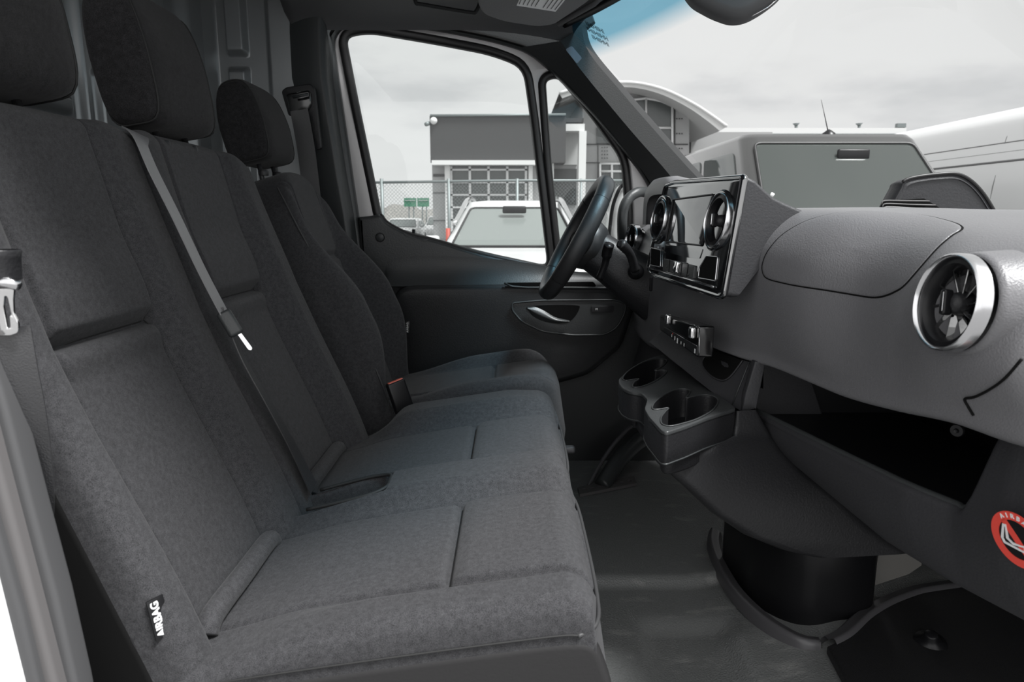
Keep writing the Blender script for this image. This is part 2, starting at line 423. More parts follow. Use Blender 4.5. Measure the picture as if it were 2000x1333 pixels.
# B pillar cover, a rounded column with the belt slot
def bpillar():
    secs = []
    L = [(-160, 526, 652), (60, 530, 646), (150, 535, 650), (260, 570, 664), (340, 585, 676), (420, 600, 690), (560, 618, 708), (760, 640, 712)]
    for v, ul, ur in L:
        a = PY(ul, v, YD-.04); b = PY(ur, v, YD-.01); row = []
        for k in range(17):
            t = k/16; x = a.x+(b.x-a.x)*t; row.append((x, YD + .03 - .075*(math.sin(PI*min(1, t*.56+.02)))**.7 if t < .88 else YD+.03-.075*(1-(t-.88)/.12)**.5*.9, a.z))
        secs.append([Vector(r) for r in row])
    P = np.array([[tuple(q) for q in r] for r in secs])
    return gridmesh(P)
link('trim_2', bpillar(), 'trim', kind='structure')
def side_wall():
    xs = np.linspace(-1.04, -.64, 240); zs = np.linspace(.70, 2.56, 500)
    X, Z = np.meshgrid(xs, zs, indexing='ij'); Y = YD + .0 + 0*X
    Y -= .10*(1-sm(X, -1.02, -.955))                      # rounded into the partition corner
    Y -= .030*sm(X, -.93, -.915)*sm(X, -.855, -.870)*(1-sm(Z, 2.055, 2.075)*sm(Z, 2.125, 2.105))
    Y -= .018*sm(X, -.80, -.78)
    return gridmesh(np.stack([X, Y, Z], -1))
link('wall_left', side_wall(), 'partition', kind='structure')

# A pillar cover: faceted, leaning, between door opening and windscreen
def apillar():
    inner = [(1020, 92), (1090, 146), (1160, 220), (1215, 285), (1262, 345), (1285, 385)]
    mid = [(1095, 80), (1128, 128), (1190, 205), (1243, 268), (1298, 330), (1330, 372)]
    outer = [(1136, 52), (1150, 102), (1212, 178), (1270, 245), (1335, 318), (1382, 368)]
    n = len(inner); A = [cr_spline([PY(u, v, y) for (u, v) in l], 8) for l, y in ((inner, YD-.002), (mid, YD-.045), (outer, YD-.03))]
    A.append([p + Vector((.02, .05, .02)) for p in A[2]])
    P = np.zeros((len(A[0]), 4, 3))
    for j, a in enumerate(A):
        for i, p in enumerate(a): P[i, j] = p
    me = gridmesh(P); weld(me, 1e-6, False, math.radians(14)); return me
link('trim_3', apillar(), 'apillar', kind='structure')
ap = empty('airbag_badge', PY(1120, 108, YD-.04), 'small grey blue airbag badge on the windscreen pillar', 'badge')
bq = [PY(u, v, YD-.046) for u, v in [(1104, 96), (1117, 90), (1138, 116), (1128, 127)]]
plate('badge_plate', [roundpoly(bq, .006, 3)], (-.25, -1, .1), .004, 'label', ap)
mt = frame_from(PY(1120, 108, YD-.0478), (-.25, -1, .1)) @ Matrix.Rotation(math.radians(-52), 4, 'Z')
link('badge_text', text_mesh('AIRBAG', .011, mt, .0003), 'whitematte', ap, smooth=False)

# windscreen
def wscreen():
    nu, nv = 40, 24; P = np.zeros((nu, nv, 3)); UV = {}
    e0 = PY(1172, 130, YD-.03); e1 = PY(1347, 326, YD-.03); k_ = (e1.x-e0.x)/(e0.z-e1.z)
    xt = e0.x-(2.195-e0.z)*k_; xb = e1.x+(e1.z-1.50)*k_
    for i in range(nu):
        y = .66 + (YD-.03-.66)*i/(nu-1); c = (y-1.5)/.83; c2 = min(1, c*c)
        top = Vector((.43-(.43-xt)*c2, y, 2.215-.02*c2)); bot = Vector((1.18-(1.18-xb)*c2, y, 1.50))
        for j in range(nv):
            t = j/(nv-1); p = bot.lerp(top, t); nrm = .03*math.sin(PI*t)
            P[i, j] = (p.x+nrm*.7, p.y, p.z+nrm*.7)
    me = gridmesh(P); uv = me.uv_layers.new(name='UVMap')
    for poly in me.polygons:
        for li, vi in zip(poly.loop_indices, poly.vertices):
            uv.data[li].uv = (vi//nv/(nu-1), (vi % nv)/(nv-1))
    return me, P
wm, WP = wscreen()
wo_ = link('window_1', wm, 'wscreen', kind='structure')
top = [Vector(WP[i, -1]) for i in range(40)]
tb = tube_mesh([p+Vector((-.004, 0, .0)) for p in top], .012, seg=8)
link('window_frame', tb, 'black', wo_)
# printed dots/characters near the top corner of the glass
fp = PY(1167, 67, 2.27)
mt = frame_from(fp, (-.72, -.1, -.66), (0, 0, 1)) @ Matrix.Rotation(math.radians(-38), 4, 'Z')
link('glass_marking', text_mesh('IIHIHIIHI\nIHIIHIIHH\nIIHIIHHI', .026, mt, .0002), 'black', wo_, smooth=False)

# ================================================================== DRIVER'S DOOR
door = link('door_1', (lambda: plate_mesh([[(p.x, p.z) for p in cr_spline([PY(u, v, YG) for u, v in [(640, 80), (656, 48), (700, 38), (780, 42), (860, 54), (960, 75), (1035, 95), (1096, 144), (1168, 217), (1265, 330), (1300, 400), (1310, 560)]], 4)] + [(PY(u, v, YG).x, PY(u, v, YG).z) for u, v in [(1310, 570), (1310, 920), (716, 920), (712, 520), (690, 380), (664, 200)]],
    [(p.x, p.z) for p in roundpoly([PY(u, v, YG) for u, v in [(662, 63), (720, 52), (850, 76), (960, 97), (1026, 122), (1046, 230), (1083, 535), (940, 503), (745, 450), (720, 345), (686, 190)]], .06, 5)],
    [(p.x, p.z) for p in roundpoly([PY(u, v, YG) for u, v in [(1054, 148), (1092, 138), (1160, 218), (1224, 305), (1232, 380), (1236, 540), (1098, 540), (1070, 330)]], .05, 5)]],
    Matrix(((1, 0, 0, 0), (0, 0, -1, YG), (0, 1, 0, 0), (0, 0, 0, 1))), .05, .010, 3))(), 'vanpaint', kind='structure')
def loopY(pts, r, Y, n=5): return roundpoly([PY(u, v, Y) for u, v in pts], r, n)
w1 = loopY([(666, 66), (720, 56), (850, 78), (960, 99), (1029, 126), (1044, 230), (1079, 530), (940, 500), (742, 445), (722, 345), (690, 190)], .055, YG-.02)
w2 = loopY([(1057, 152), (1092, 142), (1158, 221), (1220, 308), (1226, 380), (1230, 540), (1093, 540), (1070, 330)], .045, YG-.02)
tube('window_seal', w1, .016, 'rubberseal', door, True, 8)
tube('window_seal', w2, .015, 'rubberseal', door, True, 8)
tube('door_seal', roundpoly(L3([(642, 72), (660, 44), (700, 34), (780, 40), (860, 52), (960, 72), (1034, 93), (1092, 144), (1162, 218), (1252, 326), (1280, 372), (1290, 600)], YD+.004), .03, 4, False), .005, 'blackmat', door, False, 8)
plate('window_pane', [loopY([(664, 64), (720, 54), (850, 76), (960, 97), (1031, 124), (1048, 230), (1083, 535), (940, 505), (742, 450), (720, 345), (688, 190)], .05, YG)], (0, -1, 0), .004, 'glass', door, smooth=False)
plate('window_pane', [loopY([(1055, 150), (1092, 140), (1160, 220), (1222, 306), (1228, 380), (1232, 540), (1095, 540), (1070, 330)], .04, YG)], (0, -1, 0), .004, 'glass', door, smooth=False)
# upper panel: window sill sweeping down towards the dash
sill = cr_spline([PY(u, v, YD) for u, v in [(700, 424), (722, 422), (742, 420), (757, 436), (800, 458), (850, 470), (940, 497), (1068, 524), (1180, 545), (1290, 560)]], 5)
up = sill + [PY(1300, 640, YD), PY(1290, 920, YD), PY(712, 920, YD), PY(708, 560, YD)]
plate('door_card', [up], (0, -1, 0), .05, 'doorp', door, .012)
tube('sill_seal', [p+Vector((0, .012, .001)) for p in sill[10:]], .005, 'rubberseal', door)
tube('lock_pin', [PY(808, 468, YD+.03), PY(808, 448, YD+.03)], .006, 'black', door, seg=12)
plate('lock_rosette', [cr_spline([PY(u, v, YD-.0) for u, v in [(788, 455), (800, 461), (822, 468), (836, 467), (830, 474), (810, 474), (794, 466)]], 4, True)], (0, -1, 0), .004, 'doorp', door, .001)
c = PY(742, 464, YD-.001)
lathe('trim_cap', [(0, .0015), (.0125, .0015), (.0135, .0006), (.0145, -.003)], frame_from(c, (0, -1, 0)), 'doorp', door, 32)
tube('trim_cap_gap', [c+Vector((math.cos(a)*.0152, -.0002, math.sin(a)*.0152)) for a in np.linspace(0, 2*PI, 33)[:-1]], .0009, 'blackmat', door, True, 6)
# scooped recess band under the sill: a concave surface
def scoop():
    topl = [(750, 532), (757, 515), (775, 504), (830, 500), (920, 503), (1020, 512), (1120, 530), (1240, 545)]
    botl = [(752, 548), (762, 556), (784, 557), (830, 557), (920, 556), (1020, 556), (1120, 556), (1240, 556)]
    A = cr_spline([PY(u, v, YD) for u, v in topl], 6); B = cr_spline([PY(u, v, YD) for u, v in botl], 6)
    P = np.zeros((len(A), 13, 3))
    for i, (a, b) in enumerate(zip(A, B)):
        for j in range(13):
            t = j/12; q = a.lerp(b, t); q.y = YD - .004 - .038*t**2.2*sm(i, 0, 6) ; P[i, j] = q
    return gridmesh(P)
link('scooped_panel', scoop(), 'doorp', door)
arm = [(762, 640), (764, 590), (776, 566), (800, 558), (1000, 556), (1230, 556), (1242, 600), (1215, 680), (1150, 735), (1060, 760), (980, 800), (790, 800), (765, 740)]
plate('door_pocket_panel', [roundpoly([PY(u, v, YD-.055) for u, v in arm], .03, 5)], (0, -1, 0), .075, 'doorp2', door, .022)
tube('armrest_edge', [PY(u, v, YD-.058) for u, v in [(985, 553), (1000, 560), (1030, 562), (1120, 562), (1190, 563), (1222, 566)]], .004, 'trim', door)
slot = plate('grip_slot', [roundpoly([PY(u, v, YD-.060) for u, v in [(988, 553), (1160, 551), (1165, 560), (1010, 562)]], .006, 4)], (0, -1, 0), .01, 'blackmat', door)
pod = [(1000, 592), (1060, 587), (1200, 586), (1222, 592), (1220, 612), (1205, 640), (1180, 654), (1120, 655), (1060, 648), (1018, 628), (1000, 606)]
pl = roundpoly([PY(u, v, YD-.062) for u, v in pod], .02, 5)
pd = plate('handle_surround', [pl], (0, -1, 0), .012, 'doorp', door, .004)
tube('surround_edge', [p+Vector((0, -.002, 0)) for p in pl], .0032, 'trim', door, True, 8)
hr = cr_spline([PY(u, v, YD-.0635) for u, v in [(1030, 600), (1080, 596), (1125, 597), (1132, 602), (1120, 622), (1100, 632), (1065, 626), (1040, 613)]], 5, True)
plate('handle_recess', [hr], (0, -1, 0), .003, 'blackmat', door)
def handle():
    A = cr_spline([PY(u, v, YD-.075) for u, v in [(1030, 600), (1045, 600), (1062, 607), (1085, 620), (1112, 626)]], 6)
    B = cr_spline([PY(u, v, YD-.072) for u, v in [(1031, 604), (1040, 617), (1062, 628), (1088, 632), (1112, 629)]], 6)
    P = np.zeros((len(A), 9, 3))
    for i, (a, b) in enumerate(zip(A, B)):
        for j in range(9):
            t = j/8; q = a.lerp(b, t); q.y -= .012*math.sin(PI*t); P[i, j] = q
    me = gridmesh(P); return me
link('door_handle', handle(), 'trim', door)
plate('lock_switch', [roundpoly([PY(u, v, YD-.065) for u, v in [(1154, 598), (1200, 598), (1198, 611), (1156, 611)]], .006, 4)], (0, -1, 0), .006, 'console', door, .001)
link('switch_mark', text_mesh('M', .010, frame_from(PY(1165, 604.5, YD-.0675), (0, -1, 0)), .0002), 'whitematte', door, smooth=False)


# ================================================================== SEATS
LB = math.radians(13.5)
BO = np.array((-.45, 0, 1.0)); BD = np.array((-math.sin(LB), 0, math.cos(LB))); BN = np.array((math.cos(LB), 0, math.sin(LB)))
def roll(d, r):
    """drop of a rounded edge, d = distance from the edge"""
    s_ = np.clip((r-d)/r, 0, 1); return r*(1-np.sqrt(np.maximum(0, 1-s_**2)))
def bench_back(U, V):
    y0, y1 = .725, 1.625
    Y = y0 + (y1-y0)*U
    top = .765 - .012*gauss(Y-1.145, .03) - .05*np.clip(np.abs((Y-1.175)/.45), 0, 1)**8
    t = -.10 + (top+.10)*V
    lum = .062*(1-sm(t, -.05, .47)) + .006*np.sin(np.clip(t, 0, .45)/.45*PI)
    h = lum
    amp = .40 + .60*sm(t, .74, .38)
    h = h + amp*(.030*sm(Y, .812, .765))                                                   # outer bolster
    h = h + amp*.034*sm(Y, 1.03, 1.085)*sm(Y, 1.262, 1.205)                                # bolsters where the two seats meet
    h = h - .006*gauss(Y-1.148, .008)
    h = h + amp*(.052*sm(Y, 1.485, 1.555))                                                 # far bolster
    for ys in (.806, 1.038, 1.252, 1.492):                                                 # seams
        yy = ys - .012*sm(t, .5, .76) if ys in (.806,) else ys
        h = h - .0065*gauss(Y-yy, .0032)
    panel = np.maximum(sm(Y, .800, .815)*sm(Y, 1.045, 1.030), sm(Y, 1.245, 1.26)*sm(Y, 1.498, 1.484))
    h = h - panel*.014*gauss(t-.456, .012) - panel*.008*gauss(t-.452, .0035)               # cross seam
    h = h + panel*(.006*sm(t, .40, .435)*sm(t, .452, .445) + .010*sm(t, .452, .475)*sm(t, .60, .5))
    h = h + panel*.004
    h = h - roll(np.minimum(Y-y0, y1-Y), .030) - roll(top-t, .026)
    P = BO + np.array([0, 1, 0])*Y[..., None] + BD*t[..., None] + BN*h[..., None]
    return P
bench = empty('bench_seat', (-.15, 1.17, FZ), 'double passenger bench seat in dark grey cloth with two backrest panels', 'seat')
link('backrest', pad_mesh(bench_back, 520, 340, .105, BN, .03), 'insert', bench)
# cushions
TC = math.radians(8.5)
CO = np.array((.10, 0, 1.152)); CDv = np.array((math.cos(TC), 0, math.sin(TC))); CN = np.array((-math.sin(TC), 0, math.cos(TC)))
def bench_cushion(U, V):
    y0, y1 = .718, 1.655
    Y = y0 + (y1-y0)*U
    X = -.515 + .522*V + .0                                   # distance along the cushion, 0 = front edge
    bow = -.016*np.abs((np.where(Y < 1.18, (Y-.94)/.22, (Y-1.41)/.24)))**3
    X = X + bow*sm(X, -.2, 0)
    h = 0*Y
    lift = sm(X, -.45, -.26)
    h = h + .018*sm(Y, .812, .775)*lift
    h = h + sm(Y, 1.06, 1.12)*sm(Y, 1.245, 1.19)*(.020 + .012*lift)                         # ridge between the two places
    h = h + .040*sm(Y, 1.49, 1.57)*sm(X, -.47, -.33)*(1-.35*sm(X, -.12, 0))                # far bolster
    h = h - .012*sm(Y, 1.545, 1.59)*sm(X, -.36, -.42)
    # pocket for the buckles at the back of the ridge
    h = h - .055*sm(Y, 1.110, 1.122)*sm(Y, 1.20, 1.19)*sm(X, -.315-0*Y, -.335)*sm(X, -.50, -.47)
    for ys in (.812, 1.062, 1.242, 1.492): h = h - .0055*gauss(Y-ys, .0032)
    panel = np.maximum(sm(Y, .806, .820)*sm(Y, 1.068, 1.054), sm(Y, 1.236, 1.25)*sm(Y, 1.498, 1.484))
    xs_ = -.185
    h = h - panel*(.008*gauss(X-xs_, .007)+.006*gauss(X-xs_, .003)) + panel*.005*sm(X, xs_, xs_+.03) + panel*.003
    h = h + panel*.004*np.cos(np.clip((X-xs_)/.18, -1, 1)*PI/2)
    h = h - .016*sm(X, -.36, -.5)
    h = h - roll(np.minimum(Y-y0, y1-Y), .030) - roll(-X, .040)
    P = CO + np.array([0, 1, 0])*Y[..., None] + CDv*X[..., None] + CN*h[..., None]
    return P
link('cushion', pad_mesh(bench_cushion, 480, 300, .30, CN, .03), 'insert', bench)
def cpt(X, Y, h=0): return Vector((CO + CDv*X + CN*h)) + Vector((0, Y, 0))
def bpt(Y, t, h=0): return Vector((BO + BD*t + BN*h)) + Vector((0, Y, 0))
def stitch(fn, lines, par, r=.0011):
    ms = []
    for ln in lines:
        U = np.array([[p[0] for p in ln]]); V = np.array([[p[1] for p in ln]])
        Pq = fn(U, V)[0]; ms.append(tube_mesh([Vector(p) for p in Pq], r, seg=5))
    link('stitching', join(ms), 'thread', par)
def uB(Y): return (Y-.725)/.90
def vB(t): return (t+.10)/.86
ts_ = np.linspace(-.04, .745, 60)
stitch(bench_back, [[(uB(y), vB(t)) for t in ts_] for y in (1.038, 1.252, 1.492)] + [[(uB(.806-.012*float(sm(t, .5, .76))), vB(t)) for t in ts_]] +
       [[(uB(y), vB(.452)) for y in np.linspace(a, b, 20)] for a, b in ((.812, 1.032), (1.258, 1.486))], bench)
def uC(Y): return (Y-.718)/.937
def vC(X): return (X+.515)/.522
xs2 = np.linspace(-.46, -.012, 50)
stitch(bench_cushion, [[(uC(y), vC(x)) for x in xs2] for y in (.812, 1.062, 1.242, 1.492)] + [[(uC(y), vC(-.185)) for y in np.linspace(a, b, 20)] for a, b in ((.818, 1.056), (1.248, 1.486))], bench)
# rolls where cushion and back meet
for a, b in ((.80, 1.045), (1.252, 1.492)):
    pts = [cpt(-.502, a-.004, -.012), cpt(-.500, a+.02, .002), cpt(-.498, (a+b)/2, .004), cpt(-.500, b-.02, .002), cpt(-.502, b, -.010)]
    tube('roll_trim', cr_spline(pts, 6), .0155, 'insert', bench, seg=16)
# side vinyl and stitched edge
sp = [cpt(-.53, .716, -.045), cpt(-.40, .716, -.036), cpt(-.2, .716, -.034), cpt(-.05, .716, -.035), cpt(-.008, .716, -.04), cpt(.004, .716, -.10), cpt(.008, .716, -.26), cpt(-.015, .716, -.42), cpt(-.55, .716, -.40)]
plate('side_panel', [roundpoly(sp, .02, 5)], (0, -1, 0), .03, 'seatvinyl', bench, .010)
tube('piping', cr_spline([cpt(-.535, .7165, -.030), cpt(-.38, .7165, -.026), cpt(-.2, .7165, -.025), cpt(-.06, .7165, -.026), cpt(-.028, .7165, -.029)], 8), .0013, 'thread', bench, seg=8)
tube('piping', cr_spline([cpt(-.028, .7165, -.030), cpt(-.004, .738, -.031), cpt(.004, .80, -.033), cpt(.006, .94, -.034), cpt(.004, 1.08, -.033), cpt(-.008, 1.165, -.030), cpt(.003, 1.25, -.033), cpt(.006, 1.40, -.034), cpt(.002, 1.55, -.033), cpt(-.03, 1.64, -.034)], 8), .0028, 'piping', bench, seg=8)
# buckle pocket rim, plastic base, frame
tube('pocket_rim', cr_spline([cpt(-.46, 1.112, .012), cpt(-.36, 1.110, .022), cpt(-.322, 1.125, .026), cpt(-.318, 1.155, .027), cpt(-.325, 1.188, .026), cpt(-.37, 1.200, .022), cpt(-.46, 1.198, .012)], 6), .0035, 'thread', bench, seg=8)
box('seat_base', (-.22, 1.18, .80), (.40, .84, .20), 'blackmat', bench, .02)
box('hinge_cover', (-.445, .742, 1.04), (.05, .035, .16), 'console', bench, .012, rot=(math.radians(-13), 'Y'))
# side of the backrest, vinyl
sb = [bpt(.722, -.12, -.11), bpt(.722, -.12, .045), bpt(.722, .05, .035), bpt(.722, .3, .005), bpt(.722, .5, -.022), bpt(.722, .72, -.028), bpt(.722, .74, -.10)]
plate('backrest_side', [roundpoly(sb, .03, 5)], (0, -1, 0), .02, 'blackmat', bench, .006)
# airbag tag on the outer bolster
q = [PP(u, v, tuple(BO+BN*.062+BD*.1), tuple(BN)) for u, v in [(283, 1179), (312, 1170), (332, 1232), (302, 1242)]]
c = (q[0]+q[1]+q[2]+q[3])/4
tn = Vector((.80, -.58, .15)).normalized(); ax = (q[0]-q[3]).normalized(); ax = (ax-tn*ax.dot(tn)).normalized(); ay = tn.cross(ax)
mt = Matrix(((ax.x, ay.x, tn.x, c.x), (ax.y, ay.y, tn.y, c.y), (ax.z, ay.z, tn.z, c.z), (0, 0, 0, 1)))
mt.translation = c + tn*.004
tg = link('airbag_tag', box_mesh(.050, .020, .003, .001, 2, mt), 'black', bench)
mt2 = mt.copy(); mt2.translation = c + tn*.0058
link('tag_text', text_mesh('AIRBAG', .0125, mt2 @ Matrix.Translation((0, .002, 0)) @ Matrix.Rotation(0, 4, 'Z'), .0003, bold=.0004), 'whitematte', tg, smooth=False)

# headrests: near face flat with a seam, rounded block
def headrest(name, yc, w, zb, zt, xf, dep, label, tilt=-8, side='headcloth', dome=0.0):
    hz = (zt-zb); zc = (zt+zb)/2
    root = empty(name, (xf-dep/2, yc, zb), label, 'headrest', 'headrests') if label else None
    me = bpy.data.meshes.new('h'); bm = bmesh.new(); bmesh.ops.create_cube(bm, size=1)
    bmesh.ops.subdivide_edges(bm, edges=bm.edges[:], cuts=11, use_grid_fill=True)
    for v in bm.verts:
        x, y, z = v.co*2
        k = lambda q: math.copysign(abs(q)**1.0, q)
        # superellipsoid box
        px = 5.0; r = (abs(x)**px+abs(z)**px)**(1/px); mx = max(abs(x), abs(z), 1e-6); f = mx/r if r > 0 else 1
        X, Z = x*f, z*f
        m3 = max(abs(x), abs(z), abs(y)); 
        e_ = max(0, max(abs(x), abs(z))*0+1)
        sh = 1 - .13*(max(0, abs(y)-.55)/.45)**2.2       # sides shrink a little so the faces roll over
        X *= sh; Z *= sh
        Y = math.copysign(abs(y)**.92, y)
        if abs(abs(y)-1) < 1e-4:                          # bulge of the end faces
            Y += math.copysign(.05*(1-min(1, X*X))*(1-min(1, Z*Z)), y)
        taper = 1 - .26*max(0, Z)**1.5 - .05*max(0, -Z)
        X = X*taper + .05*Z*0
        if Z > 0: Y *= 1-.05*Z*Z
        bulge = .10*(1-Y*Y)*(1 if x > .5 else 0)*(1-abs(Z))
        v.co = Vector(((X+bulge)*dep/2, Y*w/2, Z*hz/2 + dome*max(0, Z)*(1-X*X)*hz/2*.5))
    mt = Matrix.Translation((xf-dep/2, yc, zc)) @ Matrix.Rotation(math.radians(tilt), 4, 'Y')
    bm.to_mesh(me); bm.free(); me.transform(mt)
    return root, me, mt
def add_headrest(yc, w, zb, zt, xf, dep, parent, tilt, dome=0, tpar=None):
    _, me, mt = headrest('', yc, w, zb, zt, xf, dep, None, tilt, dome=dome)
    ho = link('headrest', me, 'headcloth', parent)
    hz = zt-zb
    for sy in (-1, 1):                                    # seam around each end face
        pts = []
        for k in range(48):
            a = 2*PI*k/48; cx, cz = math.cos(a), math.sin(a)
            r = (abs(cx)**5+abs(cz)**5)**(-1/5); X, Z = cx*r, cz*r
            X *= .945; Z *= .945
            X = X*(1-.26*max(0, Z)**1.5-.05*max(0, -Z))
            pts.append(mt @ Vector((X*dep/2, sy*w/2*.905*(1-.05*max(0, Z)**2), Z*hz/2+dome*max(0, Z)*(1-X*X)*hz/4)))
        tube('seam', pts, .0018, 'thread', ho, True, 6)
    for sy in (-.055, .055):
        tube('headrest_post', [Vector((xf-dep*.55+.02, yc+sy, zb+.03)), Vector((xf-dep*.5+.035, yc+sy, zb-.09))], .006, 'chrome' if dome == 0 else 'console', parent, seg=14)
        lathe('post_collar', [(.006, .006), (.012, .005), (.014, 0), (.013, -.01)], Matrix.Translation((xf-dep*.5+.030, yc+sy, zb-.018)), 'console', parent, 24)
    return ho
add_headrest(.895, .25, 1.748, 1.99, -.615, .125, bench, -10)
add_headrest(1.335, .25, 1.745, 1.985, -.612, .102, bench, -10)

# ---------------- driver's seat
LD = math.radians(17)
DO = np.array((-.410, 0, 1.10)); DD = np.array((-math.sin(LD), 0, math.cos(LD))); DN = np.array((math.cos(LD), 0, math.sin(LD)))
def drv_back(U, V):
    c = 1.955
    y0, y1 = c-.225, c+.225
    top = .650 - .10*np.abs(2*U-1)**3.2
    t = -.10 + (top+.10)*V
    wd = 1 - .30*sm(t, .30, .66) - .03*sm(t, .1, -.1)
    Y = c + (2*U-1)*.225*wd
    d = np.abs(Y-c)
    h = .030*(1-sm(t, .0, .35))
    b = sm(d, .115, .185)*(.028 + .075*sm(t, .50, .26)*(1-.85*sm(t, .20, -.06)))
    h = h + b - .0045*gauss(d-.120+.012*sm(t, .3, .6), .0032)
    pn = sm(d, .125, .110)
    h = h - pn*(.012*gauss(t-.40, .012))+pn*.004
    h = h - roll(.225*wd-d, .032) - roll(top-t, .03)
    return DO + np.array([0, 1, 0])*Y[..., None] + DD*t[..., None] + DN*h[..., None]
drv = empty('driver_seat', (-.12, 1.955, FZ), 'single driver seat in dark grey cloth beyond the bench, by the far door', 'seat')
link('backrest', pad_mesh(drv_back, 200, 200, .13, DN, .03), 'insert', drv)
def drv_cushion(U, V):
    c = 1.955; y0, y1 = c-.215, c+.215
    Y = y0+(y1-y0)*U; X = -.50 + .53*V
    d = np.abs(Y-c)
    X = X - .05*(d/.215)**3*sm(X, -.2, 0.03)
    h = .030*sm(d, .115, .17)*sm(X, -.45, -.2)*(1-.4*sm(X, -.1, .03)) - .004*gauss(d-.118, .003)
    pn = sm(d, .124, .112)
    h = h - pn*.013*gauss(X+.155, .006) + pn*.004
    h = h - roll(.215-d, .035) - roll(.03-.05*(d/.215)**3-X, .05)
    return np.array((.10, 0, 1.160)) + np.array([0, 1, 0])*Y[..., None] + CDv*X[..., None] + CN*h[..., None]
link('cushion', pad_mesh(drv_cushion, 170, 170, .16, CN, .03), 'insert', drv)
box('seat_base', (-.14, 1.955, .87), (.40, .36, .30), 'blackmat', drv, .03)
add_headrest(1.95, .235, 1.732, 1.925, -.640, .122, drv, -12, dome=.5)
tube('bolster_piping', cr_spline([Vector(DO+DD*t+DN*(.0+h))+Vector((0, y, 0)) for t, h, y in [(.60, -.02, 1.80), (.55, -.005, 1.775), (.45, .015, 1.757), (.33, .045, 1.742), (.2, .07, 1.735), (.05, .085, 1.735), (-.08, .085, 1.737)]], 6), .0022, 'piping', drv, seg=8)
for y_, sgn in ((2.165, 1),):
    tg = PY(796, 640, 2.17)
    link('airbag_tag', box_mesh(.014, .003, .04, .001, 2, Matrix.Translation(tg)), 'black', drv)
    link('tag_text', text_mesh('AIRBAG', .0095, frame_from(tg+Vector((0, -.0022, 0)), (0, -1, 0)) @ Matrix.Rotation(PI/2, 4, 'Z'), .0002), 'whitematte', drv, smooth=False)


# ================================================================== DASHBOARD
dash = empty('dashboard', (.6, 1.5, 1.40), 'dark grey soft plastic dashboard with round vents and a centre screen stack', 'dashboard')
ST = {  # Y: profile (X, Z) from below the windscreen over the crest and down the face to the tucked-under lip
 .660: [(1.16, 1.48), (.98, 1.585), (.80, 1.598), (.70, 1.585), (.635, 1.55), (.590, 1.50), (.560, 1.44), (.560, 1.395), (.575, 1.365), (.70, 1.365)],
 .700: [(1.16, 1.48), (.98, 1.588), (.78, 1.600), (.68, 1.588), (.600, 1.560), (.545, 1.510), (.520, 1.445), (.540, 1.390), (.560, 1.352), (.70, 1.355)],
 .800: [(1.16, 1.48), (.98, 1.590), (.78, 1.602), (.68, 1.594), (.575, 1.570), (.512, 1.518), (.500, 1.445), (.520, 1.378), (.546, 1.348), (.70, 1.345)],
 .900: [(1.16, 1.48), (.98, 1.590), (.78, 1.604), (.67, 1.597), (.578, 1.576), (.530, 1.520), (.510, 1.445), (.512, 1.364), (.535, 1.334), (.70, 1.335)],
 1.00: [(1.16, 1.48), (.98, 1.590), (.78, 1.606), (.65, 1.601), (.575, 1.580), (.528, 1.525), (.508, 1.445), (.500, 1.353), (.524, 1.324), (.70, 1.325)],
 1.10: [(1.16, 1.48), (.98, 1.590), (.78, 1.607), (.61, 1.608), (.522, 1.595), (.470, 1.530), (.465, 1.445), (.484, 1.353), (.508, 1.324), (.70, 1.325)],
 1.20: [(1.16, 1.48), (.98, 1.590), (.78, 1.609), (.58, 1.612), (.490, 1.601), (.432, 1.535), (.440, 1.445), (.466, 1.354), (.490, 1.325), (.70, 1.325)],
 1.30: [(1.16, 1.48), (.98, 1.590), (.78, 1.610), (.56, 1.612), (.470, 1.602), (.415, 1.535), (.418, 1.445), (.438, 1.352), (.462, 1.323), (.70, 1.325)],
 1.41: [(1.16, 1.48), (.98, 1.590), (.78, 1.610), (.56, 1.612), (.465, 1.602), (.412, 1.535), (.400, 1.445), (.410, 1.356), (.434, 1.326), (.70, 1.325)],
 1.60: [(1.16, 1.48), (.98, 1.590), (.78, 1.610), (.60, 1.612), (.500, 1.595), (.430, 1.530), (.400, 1.445), (.385, 1.368), (.410, 1.338), (.70, 1.325)],
 1.80: [(1.10, 1.48), (.95, 1.590), (.78, 1.610), (.60, 1.612), (.480, 1.590), (.420, 1.530), (.385, 1.430), (.380, 1.300), (.420, 1.240), (.70, 1.24)],
 2.10: [(1.00, 1.50), (.88, 1.590), (.75, 1.605), (.58, 1.605), (.470, 1.580), (.400, 1.530), (.380, 1.400), (.400, 1.260), (.440, 1.200), (.70, 1.20)],
 2.34: [(.85, 1.54), (.80, 1.580), (.70, 1.595), (.57, 1.595), (.480, 1.575), (.420, 1.530), (.405, 1.400), (.420, 1.260), (.450, 1.200), (.70, 1.20)],
}
SY = sorted(ST); NP = 10
def dprof(Y):
    """profile polyline at Y, smooth in Y"""
    out = []
    for k in range(NP):
        xs = [ST[y][k][0] for y in SY]; zs = [ST[y][k][1] for y in SY]
        out.append((hermite(Y, SY, xs), hermite(Y, SY, zs)))
    return out
def hermite(x, X, V):
    i = max(0, min(len(X)-2, int(np.searchsorted(X, x))-1)); h = X[i+1]-X[i]; t = (x-X[i])/h
    def sl(j):
        if j == 0: return (V[1]-V[0])/(X[1]-X[0])
        if j == len(X)-1: return (V[-1]-V[-2])/(X[-1]-X[-2])
        return (V[j+1]-V[j-1])/(X[j+1]-X[j-1])
    return (2*t**3-3*t*t+1)*V[i]+(t**3-2*t*t+t)*h*sl(i)+(-2*t**3+3*t*t)*V[i+1]+(t**3-t*t)*h*sl(i+1)
NS = 12
